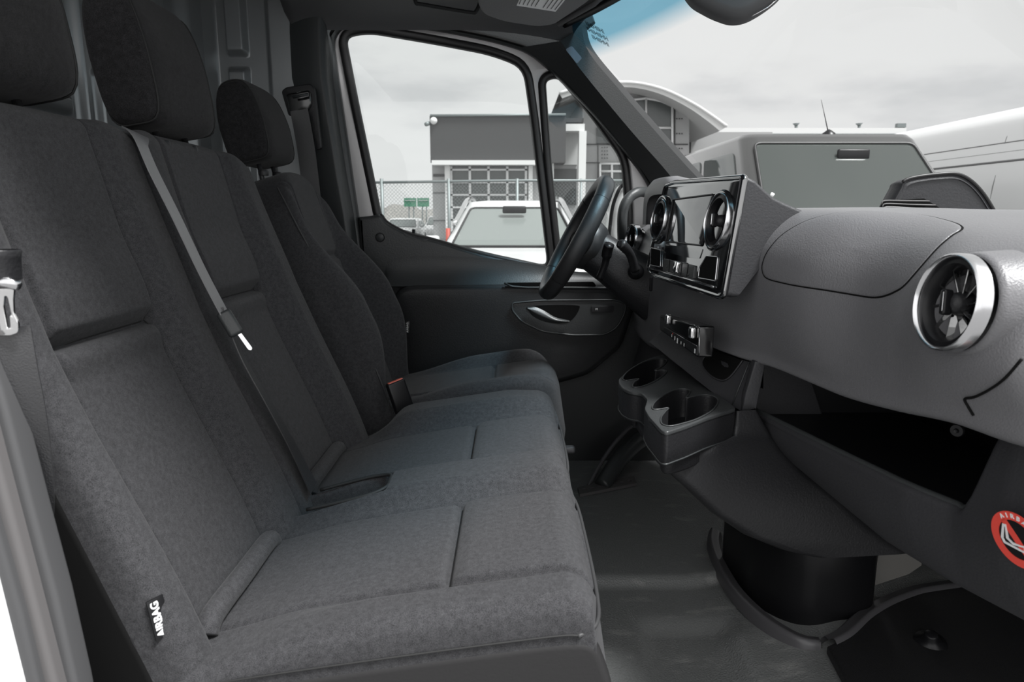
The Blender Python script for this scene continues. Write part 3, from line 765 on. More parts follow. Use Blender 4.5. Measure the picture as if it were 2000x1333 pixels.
def dsection(Y):
    pr = dprof(Y)
    return [Vector((p.x, Y, p.z)) for p in cr_spline([(a, 0, b) for a, b in pr], NS)]
dys = np.concatenate([np.linspace(.660, 1.35, 120), np.linspace(1.36, 2.34, 60)])
DS = np.array([[tuple(p) for p in dsection(y)] for y in dys])
def dsurf(Y, Q):
    """point and normal of the dash face; Q in profile units 0..9"""
    sct = dsection(Y); f = max(0, min(Q*NS, len(sct)-1.001)); i = int(f); p = sct[i].lerp(sct[i+1], f-i)
    s2 = dsection(Y+.004); q = s2[i].lerp(s2[i+1], f-i)
    n = (sct[i+1]-sct[i]).cross(q-p).normalized()
    if n.x > 0: n = -n
    return p, n
def dhit(u, v):
    """where the line of sight of a photo pixel meets the dash face"""
    r = ray(u, v); best = None
    for i in range(0, len(dys)-1):
        for j in range(24, len(DS[0])-12):
            pass
    return best
def dq(u, v, y0=.67, y1=1.36):
    """(Y,Q) of the dash surface seen at a photo pixel, by least distance to the ray"""
    r = ray(u, v).normalized(); o = np.array(CP); d = np.array(r)
    S = DS[:, 24:96] - o; t = S @ d; dist = np.linalg.norm(S - t[..., None]*d, axis=-1)
    w = np.where((dys[:, None] >= y0) & (dys[:, None] <= y1), dist, 9)
    # nearest along the ray among good matches
    ok = w < w.min()+.006
    tt = np.where(ok, t + w*20, 99); i, j = np.unravel_index(np.argmin(tt), tt.shape)
    Y, Q = float(dys[i]), (j+24)/NS
    def pr(Y, Q):
        p, n = dsurf(Y, Q); x, y, z = p.x, p.y, p.z-CAMZ
        zc = y*math.cos(TILT)-z*math.sin(TILT); yc = y*math.sin(TILT)+z*math.cos(TILT)
        return np.array([1000+FPX*x/zc, 666.5-FPX*yc/zc])
    for _ in range(6):
        f = pr(Y, Q); J = np.stack([(pr(Y+.003, Q)-f)/.003, (pr(Y, Q+.03)-f)/.03], 1)
        try: d_ = np.linalg.solve(J, np.array([u, v])-f)
        except Exception: break
        d_ = np.clip(d_, [-.01, -.1], [.01, .1]); Y += d_[0]; Q += d_[1]
    return Y, Q
me = gridmesh(DS)
link('dash_pad', me, 'dash', dash)
# near end cap of the dash
e0 = DS[0]; cen = np.array([.80, .650, 1.47])
link('end_cap', gridmesh(np.stack([e0, e0*.97+cen*.03+np.array([0, -.006, 0]), e0*.6+cen*.4+np.array([0, -.008, 0]), np.repeat(cen[None], len(e0), 0)])), 'dashdark', dash)
sp_ = [dsurf(*dq(u, v, .67, .95)) for u, v in [(1996, 702), (1965, 738), (1935, 760), (1905, 775), (1886, 779), (1893, 795), (1903, 812)]]
tube('end_seam', cr_spline([p+n*.0012 for p, n in sp_], 5), .0016, 'blackmat', dash, seg=6)
# passenger stowage lid: closed cover set in the face
lidpx = [(1489, 527), (1492, 508), (1505, 484), (1530, 458), (1572, 434), (1625, 419), (1700, 413), (1790, 420), (1850, 432), (1880, 446), (1858, 462), (1835, 482), (1805, 515), (1770, 555), (1745, 572), (1715, 581), (1680, 578), (1600, 565), (1530, 553), (1497, 543)]
lq = [dq(u, v) for u, v in lidpx]
lq = [(p.x, p.y) for p in cr_spline([(a, b, 0) for a, b in lq], 5, True)]
lcy = sum(a for a, b in lq)/len(lq); lcq = sum(b for a, b in lq)/len(lq)
def lidpt(f, k, off):
    a, b = lq[k % len(lq)]
    p, n = dsurf(lcy+(a-lcy)*f, lcq+(b-lcq)*f); return p+n*off
rr = [(0.001, .0022), (.15, .0022), (.3, .0022), (.45, .0022), (.6, .0022), (.75, .0022), (.88, .0022), (.95, .0022), (.980, .0020), (.990, .0012), (.995, -.002)]
LP = np.array([[tuple(lidpt(f, k, o)) for k in range(len(lq))] for f, o in rr])
link('stowage_lid', weld(gridmesh(LP, closev=True), 1e-6), 'dash', dash)
tube('lid_gap', [lidpt(1.0, k, -.0002) for k in range(len(lq))], .0016, 'blackmat', dash, True, 6)

def vent(parent, c, n, R, up=(0, 0, 1), knob=True, name='air_vent', vanes=9, ring_m='chrome', fl=1.0):
    """round turbine vent: chrome ring, dark throat, radial blades, hub with a tab"""
    mt = frame_from(c, n, up)
    ring = lathe(name, [(R*(1-.14*fl), -.012), (R*(1-.14*fl), .006*fl), (R*(1-.115*fl), .011*fl), (R*(1-.07*fl), .0135*fl), (R*(1-.02*fl), .011*fl), (R, .004*fl), (R*1.01, -.006)], mt, ring_m, parent, 56)
    lathe('bezel', [(R*.70, -.012), (R*.74, -.001), (R*.80, .004), (R*(1-.145*fl), .005*fl), (R*(1-.13*fl), .003*fl)], mt, 'black', ring, 56)
    lathe('throat', [(0, -.034), (R*.55, -.033), (R*.72, -.024), (R*.76, -.008), (R*.76, -.002)], mt, 'pianoblk', ring, 40)
    lathe('hub', [(0, .004), (R*.10, .004), (R*.19, .001), (R*.24, -.008), (R*.25, -.03)], mt, 'console', ring, 32)
    for k in range(vanes):
        a = 2*PI*k/vanes + .3
        m2 = mt @ Matrix.Rotation(a, 4, 'Z') @ Matrix.Translation((R*.47, 0, -.013)) @ Matrix.Rotation(math.radians(35), 4, 'X')
        link('blade', box_mesh(R*.52, .0022, .016, .0009, 2, m2), 'pianoblk', ring)
    if knob:
        m2 = mt @ Matrix.Rotation(.2, 4, 'Z') @ Matrix.Translation((0, 0, .006))
        link('knob', box_mesh(R*.16, R*.52, .012, .003, 3, m2), 'black', ring)
        m2 = mt @ Matrix.Rotation(.2, 4, 'Z') @ Matrix.Translation((R*.07, 0, .0125))
        link('knob_trim', box_mesh(R*.03, R*.40, .002, .0008, 2, m2), 'chrome', ring)
    return ring
# passenger side vent on a short collar
vc, vn = dsurf(.800, 5.55)
pv = PY(1858, 592, .765)
vnn = Vector((-.995, -.02, .12)).normalized()
lathe('vent_collar', [(.066, -.05), (.0595, -.016), (.057, -.010), (.054, -.009)], frame_from(pv+Vector((.004, 0, 0)), vnn), 'dash', dash, 48)
vent(dash, pv, vnn, .0560, vanes=10, fl=.75)

# centre stack
TR = PY(1448, 348, 1.20); BR = PY(1410, 578, 1.20); TL = PY(1298, 364, 1.62); BL = PY(1265, 525, 1.62)
fn_ = (TR-BL).cross(TL-BR).normalized()
if fn_.x > 0: fn_ = -fn_
FO = (TR+BR+TL+BL)/4
def FPt(u, v, off=0): return PP(u, v, FO + fn_*off, fn_)
face = roundpoly([FPt(u, v) for u, v in [(1299, 364), (1316, 357), (1448, 347), (1449, 352), (1410, 576), (1402, 578), (1270, 535), (1264, 522)]], .012, 5)
hs = []
FC = sum(face, Vector())/len(face)
zlo = min(p.z for p in face); zhi = max(p.z for p in face)
for f, dx, gz in ((1.0, -.004, 0), (1.010, .0, 0), (1.014, .010, -.001), (1.016, .022, -.007), (1.018, .036, -.020), (1.02, .055, -.036), (1.02, .078, -.047), (1.02, .11, -.060)):
    row = []
    for p in face:
        k = (p.z-zlo)/(zhi-zlo); q = FC + (p-FC)*f
        row.append(tuple(q + Vector((dx*(.12+.88*k**1.0)+.012*(1-k)*(dx > .02), 0, gz*k))))
    hs.append(row)
hs = np.array(hs)
link('stack_housing', gridmesh(hs, closev=True), 'dashdark', dash)
stk = plate('stack_fascia', [face], tuple(fn_), .012, 'pianoblk', dash, .003)
tube('fascia_edge', [p - fn_*.004 + (p-FC).normalized()*.001 for p in face], .0062, 'pianoblk', dash, True, 10)
# raised sweeping frame between the screen and the vents
scr = [FPt(u, v, .001) for u, v in [(1316, 390), (1394, 380), (1371, 480), (1301, 472)]]
plate('screen', [roundpoly(scr, .004, 3)], tuple(fn_), .004, 'screen', dash, .0008)
tube('screen_frame', [p+fn_*.001 for p in roundpoly(scr, .004, 3)], .0018, 'black', dash, True, 8)
for (u, v) in ((1288, 429), (1401, 431)):
    vent(dash, FPt(u, v, .006), fn_, .050 if u > 1300 else .047, vanes=12, fl=.42)
    lathe('vent_surround', [(.058, -.012), (.056, .001), (.053, .003), (.050, .003)], frame_from(FPt(u, v, .002), fn_), 'pianoblk', dash, 48)
for pts in ([(1271, 484), (1291, 489), (1290, 522), (1270, 518)], [(1380, 500), (1402, 502), (1397, 549), (1364, 543), (1366, 523)]):
    pl_ = roundpoly([FPt(u, v, .0015) for u, v in pts], .004, 3)
    plate('stack_cubby', [pl_], tuple(fn_), .003, 'blackmat', dash)
    tube('cubby_rim', pl_, .0013, 'chrome', dash, True, 6)
bp = plate('button_panel', [roundpoly([FPt(u, v, .004) for u, v in [(1296, 505), (1356, 519), (1353, 545), (1294, 529)]], .003, 3)], tuple(fn_), .006, 'tray', dash, .001)
for k in range(1, 5):
    a = FPt(1296+12*k, 505+2.8*k, .0045); b = FPt(1294+11.8*k, 529+3.2*k, .0045)
    tube('button_gap', [a, b], .0006, 'blackmat', bp, seg=6)
mt = frame_from(FPt(1322, 522, .008), fn_)
link('volume_roller', box_mesh(.022, .024, .012, .003, 3, mt), 'chromeb', bp)
for (u, v) in ((1302, 521), (1344, 537)): link('button_mark', box_mesh(.006, .004, .0006, 0, 1, frame_from(FPt(u, v, .0046), fn_)), 'tray', bp)
tube('lower_bright_strip', [FPt(u, v, .003) for u, v in [(1266, 523), (1300, 534), (1350, 548), (1394, 561)]], .0020, 'chrome', dash, seg=8)
plate('reader_slot', [roundpoly([FPt(u, v, .0015) for u, v in [(1300, 478), (1372, 487), (1366, 505), (1340, 503), (1298, 492)]], .003, 3)], tuple(fn_), .003, 'screen', dash)

# climate panel under the lip
HA = PY(1289, 618, 1.56); HB = PY(1368, 639, 1.27); HC = PY(1362, 697, 1.27); HD = PY(1289, 642, 1.56)
hn = (HB-HD).cross(HA-HC).normalized()
if hn.x > 0: hn = -hn
HO = (HA+HB+HC+HD)/4
def HP(u, v, o=0): return PP(u, v, HO+hn*o, hn)
hv = plate('climate_panel', [roundpoly([HP(1289, 616), HP(1366, 637), HP(1362, 699), HP(1288, 645)], .006, 4)], tuple(hn), .03, 'gloss', dash, .003)
plate('key_strip', [[HP(1297, 640, .002), HP(1361, 676, .002), HP(1360, 694, .002), HP(1296, 648, .002)]], tuple(hn), .004, 'console', hv, .0008)
tube('strip_edge', [HP(1297, 639, .003), HP(1361, 676, .003)], .0008, 'chrome', hv, seg=6)
tube('strip_edge', [HP(1366, 647, .002), HP(1365, 697, .002)], .0012, 'chrome', hv, seg=6)
tube('strip_edge', [HP(1346, 631, .002), HP(1366, 640, .002)], .0012, 'chrome', hv, seg=6)
for (u, v) in ((1305, 624), (1352, 650)):
    link('rocker_switch', box_mesh(.018, .022, .012, .003, 3, frame_from(HP(u, v, .006), hn)), 'chromeb', hv)
for (u, v, w_) in ((1312, 660-3, 1), (1318, 662, 1.4), (1323, 667, 1.8), (1330, 671, 1), (1336, 675, 1.1), (1357, 687, 1.4)):
    link('key_mark', box_mesh(.004*w_, .006*w_, .0006, .0002, 1, frame_from(HP(u, v-1, .0048), hn)), 'whitematte', hv)
link('key_mark', box_mesh(.004, .003, .0006, .0002, 1, frame_from(HP(1314, 652, .0048), hn)), 'red', hv)
# recess right of the climate panel
link('cubby_back', mesh([PY(1280, 600, 1.66)+Vector((.06, 0, 0)), PY(1330, 720, 1.60)+Vector((.08, 0, 0)), PY(1430, 760, 1.28)+Vector((.06, 0, 0)), PY(1440, 690, 1.28)+Vector((.05, 0, .02))], [(0, 1, 2, 3)]), 'blackmat', dash)
# fascia between the cubby and the cup holder tray
A = [PY(1272, 648, 1.62), PY(1330, 680, 1.46), PY(1390, 716, 1.32), PY(1442, 742, 1.22), PY(1460, 716, 1.19), PY(1490, 712, 1.17)]
A = [Vector((.385, 1.64, 1.335)), Vector((.405, 1.48, 1.33)), Vector((.435, 1.33, 1.323)), Vector((.448, 1.29, 1.323)), Vector((.459, 1.25, 1.324))]
B = [PY(1268, 668, 1.64), PY(1308, 700, 1.50), PY(1370, 750, 1.36), PY(1414, 783, 1.29), PY(1447, 803, 1.245)]
A = cr_spline(A, 8); B = cr_spline(B, 8)
def fasc(u, t):
    i = min(int(u), len(A)-2); f = u-i
    return A[i].lerp(A[i+1], f).lerp(B[i].lerp(B[i+1], f), t)
P = np.array([[tuple(a.lerp(b, t)) for t in np.linspace(0, 1, 10)] for a, b in zip(A, B)])
cub = [(12, .0), (13, .50), (16, .66), (20, .62), (22.5, .42), (24.3, .0)]
cf = cr_spline([fasc(u, t)+Vector((-.0035, 0, 0)) for u, t in cub], 4)
link('open_cubby', mesh(cf, [tuple(range(len(cf)))]), 'blackmat', dash, smooth=False)
tube('cubby_lip', cf, .0016, 'dashdark', dash, seg=6)
tube('fascia_line', [fasc(27.5, t)+Vector((-.002, 0, 0)) for t in (0, .3, .6, .96)], .0012, 'trim', dash, seg=6)
link('centre_fascia', gridmesh(P), 'dashdark', dash)

# passenger shelf and lower panel
def panelpt(Y, t):
    """t=0 rim, t=1 bottom"""
    xr = np.interp(Y, [.64, .76, .85, .917, 1.043, 1.325, 1.36], [.60, .580, .583, .556, .526, .4635, .455])
    xb = np.interp(Y, [.64, .77, .88, 1.0, 1.3, 1.36], [.66, .640, .618, .588, .512, .50])
    zb = np.interp(Y, [.64, .77, .88, 1.0, 1.3, 1.36], [1.10, 1.10, 1.09, 1.092, 1.150, 1.16])
    zt = 1.22 + .145*sm(Y, .838, .770)
    z = zt+(zb-zt)*t; tt = np.clip((1.22-z)/(1.22-zb), -2, 1)
    x = xr + (xb-xr)*tt - .012*np.sin(PI*np.clip(tt, 0, 1))
    if z > 1.22: x = xr + (z-1.22)*.05
    return x, z
ys_ = np.linspace(.62, 1.355, 90); rows = []
for Y in ys_:
    r = []
    x, z = panelpt(Y, 0)
    r += [(x+.06, Y, z-.02), (x+.025, Y, z-.002), (x+.012, Y, z+.003), (x+.004, Y, z+.001), (x, Y, z-.006)]
    for t in np.linspace(.08, .95, 16): a, b = panelpt(Y, t); r.append((a, Y, b))
    a, b = panelpt(Y, 1); r += [(a+.004, Y, b), (a+.012, Y, b-.003), (a+.10, Y, b+.005)]
    rows.append(r)
gbx = dash
link('front_panel', gridmesh(np.array(rows)), 'dashdark', gbx)
rim = []
for Y in np.concatenate([np.linspace(.70, .85, 16), np.linspace(.87, 1.33, 16)]):
    x, z = panelpt(Y, 0); rim.append((x+.010, Y, z+.0005))
tube('shelf_rim', rim, .0055, 'trim', gbx, seg=10)
plate('shelf_floor', [[Vector((panelpt(y, .15)[0]+.012, y, 1.205)) for y in (.66, .80, .95, 1.1, 1.33)]+[Vector((.85, 1.345, 1.205)), Vector((.85, .66, 1.205))]], (0, 0, 1), .006, 'black', gbx, up=(0, 1, 0))
box('shelf_back', (.80, 1.03, 1.30), (.01, .74, .24), 'black', gbx)
plate('shelf_end', [[Vector((.465, 1.335, 1.16)), Vector((.90, 1.335, 1.14)), Vector((.80, 1.335, 1.42)), Vector((.475, 1.335, 1.40))]], (0, -1, 0), .008, 'black', gbx)
plate('shelf_cheek', [roundpoly([Vector((.46, 1.325, 1.18)), Vector((.64, 1.325, 1.17)), Vector((.55, 1.325, 1.40)), Vector((.475, 1.325, 1.40))], .01, 3)], (0, -1, 0), .012, 'dashdark', gbx, .004)
sw = [(1475, 706), (1496, 708), (1478, 800), (1449, 806), (1456, 770)]
plate('shelf_end_trim', [[PY(u, v, 1.238) for u, v in sw]], (0, -1, 0), .02, 'dashdark', gbx, .003)
lathe('screw_boss', [(0, .004), (.004, .005), (.006, 0), (.014, 0), (.016, -.006)], frame_from(PY(1868, 842, .86), (-.8, -.6, 0)) @ Matrix.Scale(.55, 4), 'black', gbx, 20)
# round airbag warning sticker
sc_ = empty('warning_sticker', PY(1985, 1055, .80), 'round red and white child seat airbag warning sticker on the lower dash panel', 'sticker')
SCN = Vector((-.955, -.18, -.22)).normalized(); sO = PX(1988, 1055, .575)
pr, _ = panelpt(.775, .5)
smt = frame_from(sO + SCN*.001, SCN)
link('red_ring', plate_mesh([[(math.cos(a)*.0335, math.sin(a)*.0335) for a in np.linspace(0, 2*PI, 49)[:-1]], [(math.cos(a)*.0235, math.sin(a)*.0235) for a in np.linspace(0, 2*PI, 49)[:-1]]], smt, .0012), 'red', sc_, smooth=False)
link('red_bar', box_mesh(.008, .050, .0012, 0, 1, smt @ Matrix.Rotation(math.radians(42), 4, 'Z')), 'red', sc_, smooth=False)
link('backing', plate_mesh([[(math.cos(a)*.0240, math.sin(a)*.0240) for a in np.linspace(0, 2*PI, 49)[:-1]]], smt @ Matrix.Translation((0, 0, -.0004)), .0006), 'black', sc_, smooth=False)
seat_ = [(-.0165, .013), (-.0115, .014), (-.0095, -.003), (-.004, -.0055), (.006, -.004), (.013, -.002), (.013, -.012), (-.016, -.012), (-.0195, -.006)]
seati = [(-.0145, .010), (-.013, .0105), (-.0125, -.004), (-.004, -.0085), (.010, -.005), (.010, -.0095), (-.0145, -.0095), (-.0165, -.006)]
link('seat_pictogram', plate_mesh([seat_, seati], smt @ Matrix.Translation((-.001, 0, .0006)), .0010), 'whitematte', sc_, smooth=False)
link('sticker_text', join([text_mesh(ch, .0075, smt @ Matrix.Rotation(math.radians(-(k-2.5)*15), 4, 'Z') @ Matrix.Translation((0, .0287, .0010)), .0003, bold=.0002) for k, ch in enumerate('AIRBAG')]), 'whitematte', sc_, smooth=False)

# black pod with slatted grille on the dash top
pod_ = dash
def podsec(Y, f):
    pts = [(.775, 1.600), (.785, 1.622), (.800, 1.655), (.806, 1.668), (.83, 1.676), (.88, 1.682), (.915, 1.682), (.945, 1.668), (.975, 1.64), (1.005, 1.60), (1.02, 1.58)]
    return [(.90+(x-.90)*f, Y, 1.58+(z-1.58)*f) for x, z in pts]
rows = []
for Y, f in ((1.438, .90), (1.440, .955), (1.446, .985), (1.455, 1.0), (1.47, 1.0), (1.49, .97), (1.50, .9), (1.505, .7)):
    rows.append([tuple(p) for p in cr_spline(podsec(Y, f), 5)])
pr_ = np.array(rows)
link('pod_shell', gridmesh(pr_), 'dashdark', pod_)
rim_ = [tuple(p) for p in cr_spline(podsec(1.440, 1.0), 5)]
tube('pod_rim', [Vector(p) for p in rim_[14:]], .0036, 'rubberseal', pod_, seg=8)
f0 = [Vector(p) for p in cr_spline(podsec(1.4405, .975), 5)]
plate('pod_face', [f0], (0, -1, 0), .004, 'dashdark', pod_)
for k in range(3):
    a = PY(1722+2*k, 398+6*k, 1.430); b = PY(1815+12*k, 393+8*k, 1.430)
    tube('slat', cr_spline([a, a+Vector((.006, 0, .006)), a.lerp(b, .5)+Vector((0, 0, .003)), b], 4), .0014, 'sill2', pod_, seg=8)
plate('grille_back', [[PY(1716, 410, 1.434), PY(1728, 392, 1.434), PY(1805, 388, 1.434), PY(1845, 412, 1.434)]], (0, -1, 0), .003, 'blackmat', pod_)

# ================================================================== CENTRE CONSOLE with cup holders
con = empty('centre_console', (.45, 1.35, FZ), 'dark plastic centre console with double cup holder tray on top', 'console')
def C5(x, y): return (1180+x/4.937, 580+y/4.937)
TZ = 1.25
def TP(l): return [PZ(*C5(x, y), TZ) for x, y in l]
outl = TP([(140, 790), (200, 735), (320, 645), (430, 592), (565, 555), (600, 573), (1262, 1058), (1266, 1078), (1000, 1160), (800, 1240), (610, 1302), (555, 1288), (430, 1150), (388, 1075), (416, 985), (360, 928), (250, 913), (180, 880), (140, 830)])
outl = roundpoly(outl, .010, 4)
cupA = cr_spline(TP([(790, 980), (832, 915), (780, 893), (680, 900), (560, 960), (480, 1030), (465, 1082), (520, 1090), (618, 1076), (590, 1110), (548, 1170), (560, 1232), (640, 1250), (760, 1225), (900, 1180), (1040, 1100), (1100, 1010), (1060, 965), (980, 950), (880, 958)]), 4, True)
cupB = cr_spline(TP([(490, 713), (560, 675), (605, 625), (580, 603), (480, 603), (360, 640), (240, 715), (182, 782), (200, 810), (260, 805), (335, 795), (285, 835), (278, 872), (330, 875), (420, 850), (520, 800), (590, 745), (600, 715), (545, 710)]), 4, True)
T2 = lambda l: [(p.x, p.y) for p in l]
tmx = Matrix.Translation((0, 0, TZ-.006))
tr = link('cup_tray', plate_mesh([T2(outl), T2(cupA), T2(cupB)], tmx, .012, .003), 'tray', con)
for cp_ in (cupA, cupB):
    c0 = sum(cp_, Vector())/len(cp_)
    rows = [[tuple(c0+(p-c0)*f + Vector((0, 0, dz))) for p in cp_] for f, dz in ((1.0, -.002), (.99, -.02), (.95, -.085), (.90, -.09), (.5, -.09), (.01, -.09))]
    link('cup_well', weld(gridmesh(np.array(rows), closev=True), 1e-6), 'console', tr)
    tube('cup_rim', [p+Vector((0, 0, .0005)) for p in cp_], .0016, 'tray', tr, True, 6)
c0 = sum(outl, Vector())/len(outl)
rows = [[tuple(c0+(p-c0)*f+Vector((0, 0, dz))) for p in outl] for f, dz in ((1.0, -.006), (1.0, -.03), (.985, -.058), (.97, -.062))]
link('tray_skirt', gridmesh(np.array(rows), closev=True), 'console', con)
tube('skirt_edge', [c0+(p-c0)*.985+Vector((0, 0, -.0585)) for p in outl], .0016, 'trim', con, True, 6)
# the arm below the tray, leaning forward to the base
def ring4(z, x0, x1, y0, y1, r=.03, yb=None):
    return [(p.x, p.y, p.z) for p in roundpoly([Vector((x0, y0, z)), Vector((x1, yb or y0, z)), Vector((x1, y1, z)), Vector((x0, y1, z))], r, 5)]
secs = [ring4(1.243, .415, .455, 1.215, 1.60, .005, 1.225), ring4(1.215, .412, .472, 1.212, 1.62, .01, 1.225), ring4(1.195, .41, .485, 1.212, 1.64, .01, 1.225), ring4(1.1885, .26, .49, 1.132, 1.64, .02, 1.225), ring4(1.165, .258, .515, 1.135, 1.64, .03, 1.225), ring4(1.12, .305, .565, 1.15, 1.63, .03, 1.225), ring4(1.06, .365, .64, 1.165, 1.61, .03, 1.225), ring4(1.01, .43, .70, 1.175, 1.60, .04, 1.225), ring4(.975, .50, .755, 1.185, 1.60, .05, 1.225), ring4(.955, .56, .80, 1.20, 1.59, .05, 1.225)]
link('console_arm', gridmesh(np.array(secs), closev=True), 'console', con)
def base_ring(z, f=1, dx=0):
    b = [(.53, 1.62), (.545, 1.43), (.59, 1.345), (.645, 1.31), (.72, 1.315), (.79, 1.35), (.82, 1.62)]
    return [(p.x+dx, p.y, z) for p in roundpoly([Vector((x, y, 0)) for x, y in b], .03, 4)]
P = np.array([base_ring(.96, 1, .0), base_ring(.95), base_ring(.85), base_ring(.72)])
P[0] = (P[0]-P[0].mean(0))*.97+P[0].mean(0)
link('console_base', gridmesh(P, closev=True), 'black', con)
# moulded lip on the floor around the base
lipf = [(1398, 1040), (1396, 1062), (1410, 1105), (1445, 1160), (1500, 1212), (1560, 1248), (1600, 1256)]
M['lipgrey'] = mat('floor_lip_plastic', (.085, .083, .088), .35)
def lipband(pts, w, h, nm, mt_):
    c = cr_spline([PZ(u, v, FZ+(.02 if nm == 'trim_4' else .042)) for u, v in pts], 6); n = len(c); rows = []
    for i, p in enumerate(c):
        t = (c[min(i+1, n-1)]-c[max(i-1, 0)]); t.z = 0; t.normalize(); s_ = Vector((t.y, -t.x, 0))
        rows.append([tuple(p+s_*a*w+Vector((0, 0, b*h))) for a, b in ((-1, -1.6), (-.8, -.1), (-.45, .6), (0, .35), (.4, 1.0), (.7, .9), (1, .1), (1.05, -1.6))])
    return link(nm, gridmesh(np.array(rows)), mt_, None, kind='structure')
lipband(lipf, .018, .012, 'trim_4', 'lipgrey')
lipband([(1618, 1254), (1650, 1236), (1690, 1200), (1740, 1172), (1800, 1152), (1900, 1138), (2000, 1120)], .020, .012, 'trim_5', 'lipgrey')
# toe board carpet with its fixing knob
m = mat('toe_carpet', (.010, .010, .011), .6, bump=('noise', 500, 1.0)); M['carpet'] = m
nt_ = m.node_tree; p_ = nt_.nodes['Principled BSDF']; t_ = N(nt_, 'ShaderNodeTexCoord'); n_ = N(nt_, 'ShaderNodeTexNoise'); n_.inputs['Scale'].default_value = 330
r_ = N(nt_, 'ShaderNodeValToRGB'); r_.color_ramp.elements[0].position = .72; r_.color_ramp.elements[0].color = (.010, .010, .011, 1); r_.color_ramp.elements[1].position = .82; r_.color_ramp.elements[1].color = (.10, .10, .10, 1)
nt_.links.new(t_.outputs['Object'], n_.inputs[0]); nt_.links.new(n_.outputs['Fac'], r_.inputs[0]); nt_.links.new(r_.outputs[0], p_.inputs['Base Color'])
cl = [PZ(u, v, FZ+.046) for u, v in [(1616, 1262), (1650, 1246), (1695, 1205), (1745, 1178), (1800, 1158), (1900, 1143), (2010, 1120), (2300, 1120), (2300, 1420), (1700, 1420)]]
plate('floor_carpet', [cl], (0, 0, 1), .02, 'carpet', None, .004, up=(0, 1, 0), label='black speckled carpet panel on the passenger footwell toe board', cat='carpet')
lathe('carpet_knob', [(0, .014), (.010, .014), (.012, .012), (.013, .002), (.020, -.004), (.030, -.012)], frame_from(PZ(1818, 1248, FZ+.058), (-.2, -.3, 1), (0, 1, 0)), 'black', None, 32, label='round black plastic fixing knob on the speckled carpet', cat='knob')
M['bare'] = mat('bare_beige_metal', (.16, .155, .145), .5)
plate('trim_6', [[PY(u, v, 1.42) for u, v in [(1722, 1045), (1800, 1080), (1800, 1105), (1775, 1122), (1706, 1145)]]], (0, -1, 0), .01, 'bare', None, kind='structure')
box('wall_front', (1.12, 1.5, 1.1), (.02, 1.76, .85), 'blackmat', None, kind='structure')


# driver's side of the dash: instrument hood, column, vent
def hood():
    rows = []
    for x, zt, w in ((.405, 1.655, .150), (.398, 1.685, .165), (.41, 1.700, .172), (.44, 1.703, .175), (.50, 1.690, .178), (.56, 1.665, .182), (.62, 1.62, .19)):
        row = []
        for k in range(25):
            a = PI*k/24; row.append((x, 1.945-w*math.copysign(abs(math.cos(a))**.55, math.cos(a)), 1.57+(zt-1.57)*math.sin(a)**.45))
        rows.append(row)
    return gridmesh(np.array(rows))
link('instrument_hood', hood(), 'dash', dash)
plate('instrument_glass', [[Vector((.43, 1.945+(y-1.945), z)) for y, z in ((1.80, 1.57), (2.09, 1.57), (2.08, 1.66), (1.81, 1.66))]], (-1, 0, .2), .01, 'screen', dash)
vent(dash, PY(1238, 466, 2.13), Vector((-.97, -.2, .1)).normalized(), .044, vanes=8)
sl = [PY(1269, 541, 1.66), PY(1277, 541, 1.66), PY(1274, 570, 1.66), PY(1266, 568, 1.66)]
plate('switch_strip', [roundpoly(sl, .004, 3)], (-.9, -.45, 0), .008, 'black', dash, .001)
box('knee_panel', (.50, 2.03, 1.12), (.16, .56, .28), 'dashdark', dash, .04, rot=(math.radians(14), 'Y'))
# ================================================================== STEERING WHEEL
WT = PY(1186, 350, 1.95); WB = PY(1064, 578, 1.95); WC = (WT+WB)/2; wu = (WT-WB).normalized(); wn = Vector((-wu.z, 0, wu.x)).normalized()
if wn.x > 0: wn = -wn
WR = (WT-WB).length/2 - .006
sw_ = empty('steering_wheel', WC, 'black leather steering wheel with a round hub emblem, in front of the driver seat', 'steering wheel')
wm4 = frame_from(WC, wn, wu)
def ringpt(a, r, o=0): return wm4 @ Vector((math.sin(a)*r, math.cos(a)*r, o))
def rimarc(a0, a1, r, nm, m_, fat=1.0):
    n = max(6, int(abs(a1-a0)/.06)); rows = []
    for i in range(n+1):
        a = a0+(a1-a0)*i/n; c_ = ringpt(a, WR-.004); rad = (c_-WC).normalized(); row = []
        for k in range(14):
            b = 2*PI*k/14; row.append(tuple(c_ + rad*math.cos(b)*r*1.0 + wn*math.sin(b)*r*1.22))
        rows.append(row)
    return link(nm, gridmesh(np.array(rows), closev=True), m_, sw_)
for a0, a1, m_ in ((-.85, .85, 'leathersm'), (.86, 2.28, 'leather'), (2.29, 3.99, 'leathersm'), (4.0, 5.42, 'leather')):
    rimarc(a0, a1, .0188 if m_ == 'leathersm' else .0194, 'rim', m_)
for a in (.855, 2.285, 3.995, 5.425):
    rimarc(a-.006, a+.006, .0180, 'rim_seam', 'thread')
hubp = [(0, .030), (.030, .029), (.055, .022), (.070, .008), (.074, -.010), (.066, -.035), (.045, -.06)]
hb = lathe('hub', hubp, wm4 @ Matrix.Translation((0, 0, -.030)) @ Matrix.Scale(1.0, 4), 'leathersm', sw_, 40)
em = lathe('emblem_ring', [(.0235, .001), (.024, .0035), (.026, .0045), (.028, .0035), (.0285, .000)], wm4 @ Matrix.Translation((0, 0, .0)), 'chromeb', hb, 36)
for k in range(3):
    a = 2*PI*k/3; t3 = [(0, .0245), (.0045, .0), (-.0045, .0)]
    pts = [(math.cos(a)*x+math.sin(a)*y, -math.sin(a)*x+math.cos(a)*y) for x, y in t3]
    link('emblem_point', plate_mesh([pts], wm4 @ Matrix.Translation((0, 0, .002)), .003), 'chromeb', em, smooth=False)
